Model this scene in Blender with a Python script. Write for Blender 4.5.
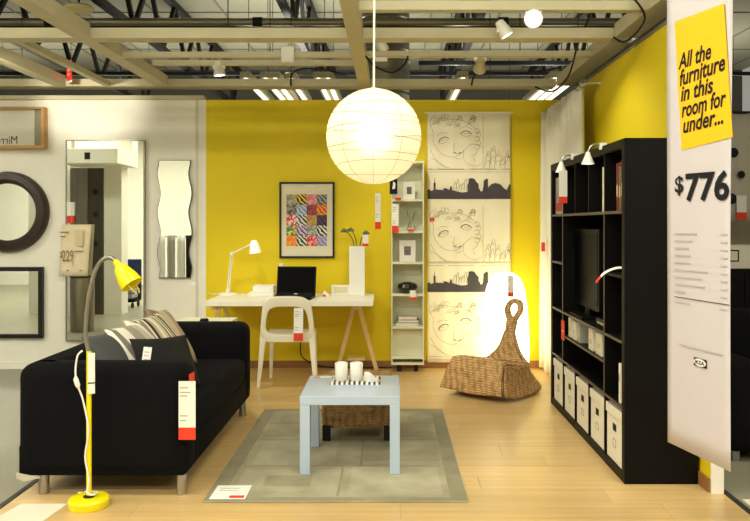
import bpy, bmesh, math, random
from mathutils import Vector, Matrix
random.seed(7)
PI = math.pi
SC = bpy.context.scene
COL = SC.collection
for o in list(bpy.data.objects):
    bpy.data.objects.remove(o, do_unlink=True)

# ------------------------------------------------------------------ camera
F, U0, V0, H = 755.0, 390.0, 224.0, 1.39      # focal length in px, horizon point, eye height
cam = bpy.data.objects.new('camera', bpy.data.cameras.new('camera'))
COL.objects.link(cam)
cam.location = (0, 0, H); cam.rotation_euler = (PI/2, 0, 0)
cam.data.sensor_width = 36; cam.data.lens = F/750*36
cam.data.shift_x = -(U0-375)/750; cam.data.shift_y = -(260.5-V0)/750
cam.data.clip_end = 100
SC.camera = cam
def X(u, Y): return (u-U0)*Y/F
def Z(v, Y): return H-(v-V0)*Y/F

# ------------------------------------------------------------------ light
SC.view_settings.view_transform = 'Standard'; SC.view_settings.look = 'None'
SC.view_settings.gamma = 1; SC.view_settings.use_curve_mapping = False
SC.view_settings.exposure = 0.0
W = bpy.data.worlds.new('store_ambient'); SC.world = W; W.use_nodes = True
W.node_tree.nodes['Background'].inputs[0].default_value = (1.0, 0.97, 0.84, 1)
W.node_tree.nodes['Background'].inputs[1].default_value = 0.30
ADDED_LIGHT_W = 54      # each unseen fixture added to light the room
SPOT_W = 60

# ------------------------------------------------------------------ materials
def lin(c):
    return tuple((x/255/12.92 if x/255 <= .04045 else ((x/255+.055)/1.055)**2.4) for x in c)
MATS = {}
def M(name, rgb, rough=.55, metal=0., var=.05, scale=6., bump=0., bscale=80., stretch=(1,1,1),
      emit=None, estr=0., spec=.4, rand=0., alpha=1., trans=0., coat=0.):
    if name in MATS: return MATS[name]
    m = bpy.data.materials.new(name); m.use_nodes = True
    nt = m.node_tree; b = nt.nodes['Principled BSDF']; L = nt.links.new
    c = lin(rgb)
    tc = nt.nodes.new('ShaderNodeTexCoord'); mp = nt.nodes.new('ShaderNodeMapping')
    mp.inputs['Scale'].default_value = stretch; L(tc.outputs['Object'], mp.inputs['Vector'])
    n = nt.nodes.new('ShaderNodeTexNoise'); n.inputs['Scale'].default_value = scale; n.inputs['Detail'].default_value = 5
    L(mp.outputs[0], n.inputs['Vector'])
    mx = nt.nodes.new('ShaderNodeMix'); mx.data_type = 'RGBA'
    mx.inputs[6].default_value = (*[max(0, x*(1-2*var)) for x in c], 1)
    mx.inputs[7].default_value = (*[min(1, x*(1+2*var)) for x in c], 1)
    L(n.outputs['Fac'], mx.inputs[0])
    src = mx.outputs[2]
    if rand:
        oi = nt.nodes.new('ShaderNodeObjectInfo'); hs = nt.nodes.new('ShaderNodeHueSaturation')
        mr = nt.nodes.new('ShaderNodeMapRange'); mr.inputs[3].default_value = 1-rand; mr.inputs[4].default_value = 1+rand
        L(oi.outputs['Random'], mr.inputs[0]); L(mr.outputs[0], hs.inputs['Value']); L(src, hs.inputs['Color'])
        src = hs.outputs[0]
    L(src, b.inputs['Base Color'])
    b.inputs['Roughness'].default_value = rough; b.inputs['Metallic'].default_value = metal
    b.inputs['Specular IOR Level'].default_value = spec
    b.inputs['Coat Weight'].default_value = coat; b.inputs['Coat Roughness'].default_value = .12
    b.inputs['Transmission Weight'].default_value = trans
    if emit:
        b.inputs['Emission Color'].default_value = (*lin(emit), 1); b.inputs['Emission Strength'].default_value = estr
    if bump:
        n2 = nt.nodes.new('ShaderNodeTexNoise'); n2.inputs['Scale'].default_value = bscale; n2.inputs['Detail'].default_value = 3
        L(mp.outputs[0], n2.inputs['Vector'])
        bp = nt.nodes.new('ShaderNodeBump'); bp.inputs['Strength'].default_value = bump; bp.inputs['Distance'].default_value = .01
        L(n2.outputs['Fac'], bp.inputs['Height']); L(bp.outputs[0], b.inputs['Normal'])
    MATS[name] = m
    return m
def stripes(name, cols, axis=0, freq=1., rough=.85):
    """hard colour bands across an object axis (printed / woven stripes)"""
    m = bpy.data.materials.new(name); m.use_nodes = True; nt = m.node_tree; b = nt.nodes['Principled BSDF']; L = nt.links.new
    tc = nt.nodes.new('ShaderNodeTexCoord'); sp = nt.nodes.new('ShaderNodeSeparateXYZ'); L(tc.outputs['Object'], sp.inputs[0])
    mu = nt.nodes.new('ShaderNodeMath'); mu.operation = 'MULTIPLY'; mu.inputs[1].default_value = freq; L(sp.outputs[axis], mu.inputs[0])
    fr = nt.nodes.new('ShaderNodeMath'); fr.operation = 'FRACT'; L(mu.outputs[0], fr.inputs[0])
    cr = nt.nodes.new('ShaderNodeValToRGB'); cr.color_ramp.interpolation = 'CONSTANT'
    e = cr.color_ramp.elements
    while len(e) < len(cols): e.new(.5)
    for i, (p, c) in enumerate(cols):
        e[i].position = p; e[i].color = (*lin(c), 1)
    L(fr.outputs[0], cr.inputs[0]); L(cr.outputs[0], b.inputs['Base Color']); b.inputs['Roughness'].default_value = rough
    MATS[name] = m
    return m

m_white = M('white_wall_paint', (244, 241, 228), .7, var=.02)
m_yellow = M('yellow_wall_paint', (232, 207, 16), .6, var=.03, scale=2)
m_cream = M('cream_beam_paint', (198, 190, 158), .6, var=.04)
m_deck = M('ceiling_deck', (152, 150, 130), .9, var=.08, scale=1.5)
m_steel_dark = M('dark_joist_steel', (20, 19, 18), .6, var=.1)
m_conc = M('polished_concrete', (146, 142, 122), .35, var=.07, scale=3, bump=.05)
m_birch = None
m_galv = M('galvanised_duct', (150, 146, 128), .35, .8, var=.12, scale=4)
m_black = M('black_cotton', (9, 9, 11), .95, var=.25, scale=3, bump=.35, bscale=14, spec=.15)
m_blackwood = M('black_brown_veneer', (10, 8, 7), .5, var=.15, scale=10, stretch=(1, .1, 1), spec=.15)
m_shelfedge = M('pale_brown_edge', (92, 78, 62), .5, var=.1, scale=14)
m_chrome = M('brushed_leg_steel', (170, 170, 168), .3, .9, var=.05)
m_goose = M('gooseneck_steel', (150, 146, 132), .38, .75, var=.05)
m_lampyel = M('yellow_lamp_enamel', (240, 222, 10), .35, var=.02, coat=.3)
m_whiteplast = M('white_plastic', (240, 238, 228), .35, var=.01)
m_chairplast = M('cream_white_plastic', (240, 236, 214), .38, var=.01)
m_paper = M('white_paper', (238, 236, 226), .8, var=.02)
m_pinkpaper = M('price_card_paper', (234, 222, 188), .85, var=.03)
m_red = M('tag_red', (226, 62, 34), .7, var=.04)
m_ink = M('black_ink', (16, 16, 18), .8, var=.0)
m_greyink = M('grey_ink', (168, 164, 158), .85, var=.0)
m_brownink = M('brown_ink', (160, 122, 94), .85, var=.0)
m_mirror = M('mirror_silver', (240, 244, 236), .0, 1., var=.0)
m_brownframe = M('dark_walnut_frame', (52, 38, 30), .4, var=.15, scale=8)
m_blackframe = M('black_frame', (20, 18, 18), .4, var=.1)
m_alu = M('mirror_edge', (150, 150, 132), .3, .6, var=.05)
m_darkedge = M('dark_mirror_edge', (60, 58, 50), .3, .5, var=.05)
m_oak = M('honey_oak', (196, 152, 84), .5, var=.12, scale=10, stretch=(.2, 1, 1))
m_pine = M('pine_wood', (234, 204, 148), .55, var=.08, scale=9, stretch=(1, 1, .2))
m_basewood = M('baseboard_wood', (150, 104, 62), .5, var=.1, scale=8, stretch=(.2, 1, 1))
m_deskw = M('white_desk_lacquer', (240, 238, 222), .4, var=.01)
m_blue = M('pale_blue_lacquer', (178, 196, 216), .28, var=.02, coat=.3)
m_ceramic = M('white_stoneware', (240, 238, 228), .25, var=.01, coat=.4)
m_screen = M('dark_screen', (4, 4, 5), .35, var=0, spec=.03)
m_bplast = M('black_plastic', (8, 8, 9), .45, var=.1, spec=.12)
m_bowl = M('black_glazed_bowl', (16, 16, 16), .12, var=.1, coat=.5)
m_unit = M('pale_shelf_paint', (226, 226, 196), .5, var=.02)
m_stem = M('green_stem', (70, 84, 40), .7, var=.15)
m_leaf = M('grey_green_bud', (118, 128, 92), .8, var=.2, scale=40)
m_rub = M('dark_rubber', (26, 25, 24), .7, var=.1)
m_box = M('white_card_box', (232, 226, 206), .7, var=.03)
m_edge = M('floor_edge_trim', (52, 50, 46), .5, var=.1)
m_steel = M('brushed_steel', (150, 142, 126), .3, .85, var=.15, scale=5, stretch=(6, 6, .3))
m_steel2 = M('dark_brushed_steel', (92, 86, 76), .3, .85, var=.15, scale=5, stretch=(6, 6, .3))
m_bluecart = M('blue_cart', (28, 44, 92), .5, var=.1)
m_canvas = M('cream_printed_cotton', (248, 241, 214), .9, var=.03, bump=.1, bscale=200)
m_sil = M('slate_print', (78, 74, 78), .9, var=.03)
m_line = M('grey_line_print', (140, 132, 116), .9, var=.0)
m_glass = M('clear_glass', (235, 240, 232), .03, var=0, trans=.9)

# ------------------------------------------------------------------ mesh helpers
class G:
    def __init__(s): s.v = []; s.f = []
    def add(s, vs, fs):
        n = len(s.v); s.v += [tuple(p) for p in vs]; s.f += [[i+n for i in f] for f in fs]; return s
    def box(s, x0, x1, y0, y1, z0, z1):
        vs = [(x, y, z) for x in (x0, x1) for y in (y0, y1) for z in (z0, z1)]
        return s.add(vs, [(0,1,3,2), (4,6,7,5), (0,4,5,1), (2,3,7,6), (0,2,6,4), (1,5,7,3)])
    def bar(s, a, b, w, h=None, up=(0, 0, 1), w2=None, h2=None):
        """rectangular bar from a to b, w across, h along 'up'-ish; may taper"""
        h = h or w; w2 = w2 or w; h2 = h2 or h
        a = Vector(a); b = Vector(b); d = (b-a).normalized(); u = Vector(up)
        if abs(d.dot(u)) > .98: u = Vector((0, 1, 0))
        r = d.cross(u).normalized(); u = r.cross(d).normalized()
        vs = []
        for p, ww, hh in ((a, w, h), (b, w2, h2)):
            vs += [p-r*ww/2-u*hh/2, p+r*ww/2-u*hh/2, p+r*ww/2+u*hh/2, p-r*ww/2+u*hh/2]
        return s.add(vs, [(0,1,2,3), (7,6,5,4), (0,4,5,1), (1,5,6,2), (2,6,7,3), (3,7,4,0)])
    def tube(s, pts, r, n=10, cap=True, closed=False):
        pts = [Vector(p) for p in pts]; R = r if isinstance(r, (list, tuple)) else [r]*len(pts)
        N = len(pts); rings = []; up = None
        for i, p in enumerate(pts):
            a = pts[(i-1) % N] if (closed or i > 0) else p
            b = pts[(i+1) % N] if (closed or i < N-1) else p
            d = (b-a).normalized()
            if up is None:
                up = Vector((0, 0, 1)) if abs(d.z) < .9 else Vector((0, 1, 0))
            rt = d.cross(up).normalized(); up = rt.cross(d).normalized()
            rings.append([p+(rt*math.cos(2*PI*k/n)+up*math.sin(2*PI*k/n))*R[i] for k in range(n)])
        vs = [q for rg in rings for q in rg]; fs = []
        for i in range(N if closed else N-1):
            j = (i+1) % N
            for k in range(n):
                fs.append((i*n+k, i*n+(k+1) % n, j*n+(k+1) % n, j*n+k))
        if cap and not closed:
            fs.append(list(range(n))[::-1]); fs.append([(N-1)*n+k for k in range(n)])
        return s.add(vs, fs)
    def lathe(s, prof, n=28, c=(0, 0, 0), axis='z', cap=True):
        vs = []; fs = []
        if len(prof) == 2 and prof[0][0] < 1e-4: cap = False
        for r, z in prof:
            for k in range(n):
                a = 2*PI*k/n
                x, y = r*math.cos(a), r*math.sin(a)
                p = (x, y, z) if axis == 'z' else (x, z, y) if axis == 'y' else (z, x, y)
                vs.append((p[0]+c[0], p[1]+c[1], p[2]+c[2]))
        for i in range(len(prof)-1):
            for k in range(n):
                fs.append((i*n+k, i*n+(k+1) % n, (i+1)*n+(k+1) % n, (i+1)*n+k))
        if cap and prof[0][0] > 1e-4: fs.append(list(range(n))[::-1])
        if cap and prof[-1][0] > 1e-4: fs.append([(len(prof)-1)*n+k for k in range(n)])
        return s.add(vs, fs)
    def prism(s, poly, y0, y1):
        """polygon in XZ extruded along Y"""
        n = len(poly)
        vs = [(x, y0, z) for x, z in poly]+[(x, y1, z) for x, z in poly]
        fs = [list(range(n)), list(range(2*n-1, n-1, -1))]+[(i, (i+1) % n, n+(i+1) % n, n+i) for i in range(n)]
        return s.add(vs, fs)
    def ring(s, outer, inner, y0, y1):
        """plate in XZ with one hole (same vertex counts)"""
        n = len(outer)
        vs = [(x, y0, z) for x, z in outer]+[(x, y0, z) for x, z in inner]+[(x, y1, z) for x, z in outer]+[(x, y1, z) for x, z in inner]
        fs = []
        for i in range(n):
            j = (i+1) % n
            fs += [(i, j, n+j, n+i), (2*n+j, 2*n+i, 3*n+i, 3*n+j), (i, 2*n+i, 2*n+j, j), (n+i, n+j, 3*n+j, 3*n+i)]
        return s.add(vs, fs)
    def grid(s, rows):
        m = len(rows[0]); vs = [p for r in rows for p in r]; fs = []
        for i in range(len(rows)-1):
            for k in range(m-1):
                fs.append((i*m+k, i*m+k+1, (i+1)*m+k+1, (i+1)*m+k))
        return s.add(vs, fs)
    def ribbon(s, pts, w):
        """flat printed line in XZ (y = 0)"""
        P = [Vector((p[0], p[1])) for p in pts]; vs = []
        for i, p in enumerate(P):
            d = (P[min(i+1, len(P)-1)]-P[max(i-1, 0)])
            if d.length < 1e-9: d = Vector((1, 0))
            d.normalize(); nrm = Vector((-d.y, d.x))*w/2
            vs += [(p.x-nrm.x, 0, p.y-nrm.y), (p.x+nrm.x, 0, p.y+nrm.y)]
        return s.add(vs, [(2*i, 2*i+2, 2*i+3, 2*i+1) for i in range(len(P)-1)])
    def xf(s, mtx):
        s.v = [tuple(mtx @ Vector(p)) for p in s.v]; return s
    def build(s, name, mat, parent=None, smooth=False, bevel=0., seg=2, solid=0., subsurf=0, fix=True):
        me = bpy.data.meshes.new(name); me.from_pydata(s.v, [], s.f)
        bm = bmesh.new(); bm.from_mesh(me)
        if fix: bmesh.ops.recalc_face_normals(bm, faces=bm.faces)
        if bevel:
            es = [e for e in bm.edges if len(e.link_faces) == 2 and e.calc_face_angle() > .5]
            bmesh.ops.bevel(bm, geom=es, offset=bevel, segments=seg, affect='EDGES', profile=.5)
        bm.to_mesh(me); bm.free()
        if smooth:
            for p in me.polygons: p.use_smooth = True
            if smooth != 'all':
                try: me.set_sharp_from_angle(angle=math.radians(smooth if smooth is not True else 40))
                except Exception: pass
        me.materials.append(mat)
        o = bpy.data.objects.new(name, me); COL.objects.link(o)
        if parent: o.parent = parent
        if solid:
            md = o.modifiers.new('thick', 'SOLIDIFY'); md.thickness = solid; md.offset = 0
        if subsurf:
            md = o.modifiers.new('sub', 'SUBSURF'); md.levels = md.render_levels = subsurf
        return o
def tag(o, label, cat, group=None):
    o['label'] = label; o['category'] = cat
    if group: o['group'] = group
    return o
def thing(name, label, cat, loc=(0, 0, 0), rz=0., group=None):
    o = bpy.data.objects.new(name, None); COL.objects.link(o); o.empty_display_size = .05
    o.location = loc; o.rotation_euler = (0, 0, rz)
    return tag(o, label, cat, group)
def struct(o): o['kind'] = 'structure'; return o
def dup(root, loc=None, rz=None, label=None):
    r = root.copy(); COL.objects.link(r)
    if loc is not None: r.location = loc
    if rz is not None: r.rotation_euler = (0, 0, rz)
    if label: r['label'] = label
    for ch in list(root.children):
        c = ch.copy(); COL.objects.link(c); c.parent = r
        for g in list(ch.children):
            d = g.copy(); COL.objects.link(d); d.parent = c
    return r
def text_pts(body, size=1., offset=0., shear=0.):
    cu = bpy.data.curves.new('lettering', 'FONT'); cu.body = body; cu.size = size; cu.offset = offset; cu.shear = shear
    cu.resolution_u = 3
    ob = bpy.data.objects.new('lettering', cu); COL.objects.link(ob)
    bpy.context.view_layer.update()
    me = bpy.data.meshes.new_from_object(ob.evaluated_get(bpy.context.evaluated_depsgraph_get()))
    vs = [v.co.copy() for v in me.vertices]; fs = [list(p.vertices) for p in me.polygons]
    bpy.data.objects.remove(ob); bpy.data.curves.remove(cu); bpy.data.meshes.remove(me)
    return vs, fs
def lettering(body, left, width, base, height, org, ex, ez, nrm, mat, parent, name='lettering', offset=.0, shear=0., rot=0., mirror=False, gap=.0012):
    """text fitted into width x cap height on the plane org + s*ex + z*ez"""
    vs, fs = text_pts(body, 1., offset, shear)
    x0 = min(v.x for v in vs); x1 = max(v.x for v in vs); y1 = max(v.y for v in vs if True)
    sx = width/(x1-x0); sy = height/y1
    org, ex, ez, nrm = Vector(org), Vector(ex), Vector(ez), Vector(nrm)
    g = G(); out = []
    for v in vs:
        a, b = (v.x-x0)*sx, v.y*sy
        if mirror: a = width-a
        a, b = a*math.cos(rot)-b*math.sin(rot), a*math.sin(rot)+b*math.cos(rot)
        out.append(org+ex*(left+a)+ez*(base+b)+nrm*gap)
    g.add(out, fs)
    return g.build(name, mat, parent, fix=False)
def spline(pts, n=8):
    """Catmull-Rom through points"""
    P = [Vector(p) for p in pts]; out = []
    for i in range(len(P)-1):
        a, b, c, d = P[max(i-1, 0)], P[i], P[i+1], P[min(i+2, len(P)-1)]
        for k in range(n):
            t = k/n
            out.append(.5*((2*b)+(c-a)*t+(2*a-5*b+4*c-d)*t*t+(3*b-a-3*c+d)*t**3))
    out.append(P[-1]); return out

# ================================================================== SETTING
YW, XR, ZW = 7.30, 1.66, 2.59          # back wall, right wall, wall height
XY = X(206, YW)                         # where white paint meets yellow
# floors
struct(G().box(-14, 7, -6, 15, -.20, -.012).build('floor_concrete', m_conc))
def birch():
    m = M('birch_laminate', (202, 170, 114), .3, var=.13, scale=6, stretch=(.14, 4.5, 1), rand=.06, bump=.015, bscale=20, spec=.5)
    return m
m_birch = birch()
m_under = M('floor_joint', (150, 112, 66), .6)
fl = struct(G().box(-1.90, 1.72, 2.2, YW, -.012, -.006).build('floor_wood', m_under))
y = 2.2; r = 0
while y < YW-.02:
    y1 = min(y+.195, YW); x = -1.90-(r % 3)*.43-(.2 if r % 2 else 0)
    while x < 1.72:
        a, b = max(x, -1.90), min(x+1.29, 1.72)
        if b-a > .02:
            G().box(a+.0008, b-.0008, y+.0008, y1-.0008, -.006, 0).build('plank', m_birch, fl)
        x += 1.29
    y = y1; r += 1
struct(G().box(-1.93, -1.90, 2.2, YW-.02, -.012, .004).build('trim_1', m_edge))
struct(G().box(1.72, 1.75, 2.2, 7.3, -.012, .004).build('trim_2', m_edge))
# walls
struct(G().box(-6.0, XY, YW, YW+.10, -.012, ZW).build('wall_back_white', m_white))
struct(G().box(XY, XR+.06, YW, YW+.10, -.012, ZW).build('wall_back_yellow', m_yellow))
struct(G().box(XR, XR+.06, 3.905, YW, -.012, ZW).build('wall_right', m_yellow))
struct(G().box(XR-.002, XR+.062, 3.893, 3.905, -.012, ZW).build('trim_3', m_white, ))
struct(G().box(XY-.10, XY-.075, YW-.004, YW, 0, ZW).build('trim_4', M('wall_joint_strip', (214, 210, 192), .6)))
struct(G().box(XY, XR, YW-.014, YW, 0, .07).build('baseboard_back', m_basewood, bevel=.003))
struct(G().box(XR-.014, XR, 3.905, YW-.014, 0, .07).build('baseboard_right', m_basewood, bevel=.003))
struct(G().box(-6.0, XY, YW-.012, YW, -.012, .06).build('baseboard_left', m_white, bevel=.003))
struct(G().box(-6.0, XY-.02, YW-.03, YW+.10, ZW, ZW+.04).build('trim_5', m_cream, bevel=.004))
# ceiling deck with seams
ck = struct(G().box(-14, 7, -6, 15, 4.45, 4.6).build('ceiling', m_deck))
m_seam = M('deck_seam', (120, 118, 100), .9)
for i in range(14):
    x = -6.4+i*1.0
    G().box(x-.012, x+.012, -6, 15, 4.438, 4.45).build('deck_seam', m_seam, ck)
for yy in (8.6, 10.9, 13.2):
    G().box(-9, 7, yy-.012, yy+.012, 4.436, 4.45).build('deck_seam', m_seam, ck)
# far end of the hall, its dimness put into the dark grey colour
struct(G().box(-9, 7, 15, 15.1, -.012, 4.6).build('wall_far', M('dim_far_wall', (86, 86, 76), .9)))

# cream grid of beams
ZB = 2.70
def beam(x0, x1, y0, y1, h, label, z=ZB, name='ceiling_beam', g='cream ceiling beams'):
    return tag(G().box(x0, x1, y0, y1, z, z+h).build(name, m_cream, bevel=.004), label, 'beam', g)
beam(-6, 1.58, 5.32, 5.46, .075, 'cream cross beam over the rug, between wall and front rail')
beam(-6, 1.58, 7.17, 7.37, .07, 'cream cross beam just above the top of the back wall')
for x, w, lb in ((-2.23, .12, 'cream long beam reaching back above the black sofa'),
                 (-.30, .11, 'cream long beam beside the cord of the globe lantern'),
                 (1.58, .17, 'cream long beam along the top of the right yellow wall')):
    for a, b in ((1.5, 5.32), (5.46, 7.17), ):
        beam(x, x+w, a, b, .10, lb+(', front length' if a < 2 else ', rear length'))
beam(-3.20, -3.08, 5.46, 7.17, .10, 'cream long beam above the framed mirrors with red card at its end')
beam(-2.72, -2.66, 5.46, 7.17, .05, 'thin cream bar between two long beams above the tall mirror')
def rail(x0, x1, y0, y1, h, label): return beam(x0, x1, y0, y1, h, label, name='light_rail', g='cream light rails')
rail(-2.11, -.30, 5.93, 5.98, .045, 'slim cream light rail over the sofa, front one of the pair')
rail(-1.96, -.30, 6.22, 6.27, .045, 'slim cream light rail over the desk carrying one white spotlight')
rail(-.19, 1.58, 5.90, 5.97, .045, 'cream light rail behind the globe lantern carrying a white spotlight')
rail(-.19, 1.58, 4.62, 4.69, .06, 'cream light rail carrying the bright glowing bulb spotlight')
# right wall channel
tag(G().box(1.75, 1.80, 3.0, 7.2, ZB-.04, ZB+.01).build('cable_channel', m_galv), 'grey metal cable channel along the top of right wall', 'cable channel')
tag(G().box(XR-.005, XR+.065, 3.9, 7.3, ZW, ZW+.02).build('capping_strip', M('grey_wall_cap', (128, 124, 112), .5)), 'grey metal capping strip on top of right yellow wall', 'capping')
# open web joists
def joist(x, label):
    t = thing('roof_joist', label, 'roof joist', (x, 0, 3.62), group='dark open web roof joists')
    G().box(-.04, .04, 3, 14.8, .72, .80).build('top_chord', m_steel_dark, t)
    G().box(-.04, .04, 3, 14.8, 0, .07).build('bottom_chord', m_steel_dark, t)
    yy = 3.2; k = 0
    me = None
    while yy < 14.3:
        a = (0, yy, .04 if k % 2 == 0 else .76); b = (0, yy+.55, .76 if k % 2 == 0 else .04)
        G().bar(a, b, .05, .05).build('web_bar', m_steel_dark, t)
        yy += .55; k += 1
joist(-4.6, 'dark steel roof joist farthest over the mirror wall end')
joist(-2.95, 'dark steel roof joist above the tall mirror')
joist(-1.1, 'dark steel roof joist above the desk')
joist(.98, 'dark steel roof joist above the comic print panel')
joist(2.75, 'dark steel roof joist outside the right yellow wall')
for i, (yy, zz, lb) in enumerate(((9.2, 3.33, 'dark steel bridging bar crossing under the joists'), (11.0, 3.56, 'dark steel bridging bar at the rear of the joists'))):
    tag(G().box(-8 if i else .35, 6 if i else 2.9, yy, yy+.05, zz, zz+.05).build('bridging_bar', m_steel_dark), lb, 'bar', 'bridging bars')
# pipe and duct
t = thing('sprinkler_pipe', 'long silver pipe running across under the ceiling', 'pipe', (0, 8.0, 3.53))
G().tube([(-6, 0, 0), (3.0, 0, 0)], .042, 14).build('pipe', m_galv, t, smooth=True)
for x in (-3.6, -1.4, 1.2): G().lathe([(.052, -.05), (.052, .05)], 14, (x, 0, 0), 'x').build('coupling', m_steel_dark, t, smooth=True)
t = thing('dark_pipe', 'dark pipe running parallel just behind the silver pipe', 'pipe', (0, 8.17, 3.50))
G().tube([(-6, 0, 0), (3.0, 0, 0)], .05, 12).build('pipe', m_steel_dark, t, smooth=True)
t = thing('air_duct', 'large round silver spiral duct hanging behind the yellow wall', 'duct', (X(384, 8.6), 8.6, 0))
G().lathe([(.29, 2.3), (.29, 4.44)], 40).build('duct_body', m_galv, t, smooth=True)
for k in range(17):
    z = 2.38+k*.12
    G().lathe([(.29, z-.012), (.298, z), (.29, z+.012)], 40, cap=False).build('seam_rib', m_galv, t, smooth=True)
# hanger wires of the grid
for u, yy, lb in ((270, 6.25, 'thin hanger wire above the desk rail'), (291, 7.27, 'thin hanger wire behind the desk rail'), (228, 5.4, 'thin hanger wire from front cross beam near the sofa'),
              (520, 5.93, 'thin hanger wire above the right rail'), (490, 7.27, 'thin hanger wire on rear cross beam above print panel'), (22, 7.27, 'thin hanger wire on rear cross beam above round mirror'),
              (578, 5.4, 'thin hanger wire from front cross beam near right wall')):
    tag(G().tube([(X(u, yy), yy, ZB+.05), (X(u, yy), yy, 4.44)], .004, 6).build('hanger_wire', m_steel_dark), lb, 'wire', 'hanger wires')
# loose cables
def cable(pts, r, mat, label, name='cable'):
    return tag(G().tube(spline(pts, 6), r, 6).build(name, mat, smooth=True), label, 'cable')
cable([(X(291, 7.15), 7.15, ZB), (X(292, 7.1), 7.1, ZB+.10), (X(303, 7.1), 7.1, ZB+.15), (X(325, 7.1), 7.1, ZB+.14), (X(345, 7.15), 7.15, ZB+.10)], .009, m_rub, 'black cable looped over the rear beam left of globe lantern')
cable([(X(366, 5.94), 5.90, ZB), (X(375, 5.9), 5.88, ZB-.08), (X(392, 5.9), 5.88, ZB-.13), (X(404, 5.9), 5.88, ZB-.07), (X(408, 5.9), 5.9, ZB)], .008, m_rub, 'black cable sagging in front of the silver duct')
cable([(X(472, 7.1), 7.14, ZB), (X(474, 7.1), 7.1, ZB+.08), (X(482, 7.1), 7.1, ZB+.12), (X(520, 7.1), 7.1, ZB+.10), (X(560, 7.0), 7.0, ZB+.14)], .009, m_rub, 'black cable lying along rear beam above the print panel')
cable([(X(585, 5.4), 5.30, ZB+.13), (X(578, 5.5), 5.50, ZB), (X(568, 6.2), 6.2, ZB-.10), (X(552, 7.0), 7.0, ZB-.08), (X(535, 7.1), 7.1, ZB-.02)], .008, m_rub, 'black cable drooping below right beam above the curtains')
cable([(X(672, 3.9)-.0, 4.6, ZB+.1), (1.56, 4.62, ZB-.05), (1.565, 5.0, ZB-.1), (1.57, 5.3, ZB)], .007, m_rub, 'black cable clipped below the long beam on right wall')

# ------------------------------------------------------------------ lamps of the store, some added out of view
def added_fixture(x, y, z, lx, ly, w, label, col=(1, .955, .80), aim=None):  # unseen fixture, added where more light is wanted
    t = thing('added_fluorescent_fixture', label, 'ceiling light', (x, y, z), group='added unseen fixtures')
    G().box(-lx/2-.04, lx/2+.04, -ly/2-.04, ly/2+.04, .03, .12).build('housing', m_whiteplast, t, bevel=.01)
    for k in (-1, 1):
        G().box(-lx/2-.03, lx/2+.03, k*(ly/2+.02)-.01, k*(ly/2+.02)+.01, -.02, .03).build('reflector', m_whiteplast, t)
    ld = bpy.data.lights.new('added_fill_light', 'AREA'); ld.shape = 'RECTANGLE'; ld.size = lx; ld.size_y = ly; ld.energy = w; ld.color = col
    lo = bpy.data.objects.new('added_fill_light', ld); COL.objects.link(lo); lo.parent = t; lo.location = (0, 0, .02)
    ld = bpy.data.lights.new('added_uplight', 'AREA'); ld.shape = 'RECTANGLE'; ld.size = lx; ld.size_y = ly; ld.energy = w*.35; ld.color = col  # upward light added to brighten the ceiling deck
    lo = bpy.data.objects.new('added_uplight', ld); COL.objects.link(lo); lo.parent = t; lo.location = (0, 0, .13); lo.rotation_euler = (PI, 0, 0)
    for k in (-lx*.4, lx*.4): G().tube([(k, 0, .12), (k, 0, 4.44-z)], .004, 6).build('hanging_rod', m_steel_dark, t)
    return t
for y, yn in ((-.95, 'rearmost aisle row'), (.6, 'row above the photographer'), (2.9, 'row nearest the room')):  # rows added out of view as the main light of the room
    for x, xn in ((-7.6, 'beyond the lift'), (-5.2, 'far mirror side'), (-2.6, 'sofa side'), (0., 'middle'), (2.6, 'banner side')):
        added_fixture(x, y, 3.45, 1.5, .5, ADDED_LIGHT_W, 'added unseen fluorescent fixture over the aisle, %s, %s' % (yn, xn))
added_fixture(-4.8, 4.9, 3.45, 1.5, .5, 42, 'added unseen fluorescent fixture over the lift and steel bin')  # added out of view to brighten what the mirrors show
# far fluorescent strips seen over the wall
m_tube = M('lit_tube', (255, 252, 235), .5, emit=(255, 250, 225), estr=2.2, var=0)
for u, yy, n, lb in ((259, 9.6, 1, 'above poster, first'), (277, 9.6, 2, 'above poster, second'), (300, 9.8, 1, 'above poster, third'), (325, 9.6, 2, 'beside the globe lantern'),
                 (456, 9.4, 1, 'above the print panel'), (540, 9.4, 3, 'above the corner curtains')):
    t = thing('far_strip_light', 'long lit strip light beyond the yellow wall, %s' % lb, 'strip light', (X(u, yy), yy, Z(94, yy)), group='strip lights beyond the wall')
    for k in range(n):
        G().box(k*.11-.018, k*.11+.018, -.9, .9, 0, .03).build('lit_tube', m_tube, t)
    G().box(-.06, n*.11-.05, -.92, .92, .03, .10).build('housing', m_cream, t)
    for k in (-.7, .7): G().tube([(n*.055-.055, k, .10), (n*.055-.055, k, 4.44-Z(94, yy))], .004, 6).build('hanging_rod', m_steel_dark, t)
    ld = bpy.data.lights.new('added_strip_uplight', 'AREA'); ld.shape = 'RECTANGLE'; ld.size = .15*n; ld.size_y = 1.8; ld.energy = 14; ld.color = (1, .96, .82)  # extra upward light added over each strip to lift the dark deck
    lo = bpy.data.objects.new('added_strip_uplight', ld); COL.objects.link(lo); lo.parent = t; lo.location = (n*.055-.055, 0, .11); lo.rotation_euler = (PI, 0, 0)

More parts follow.
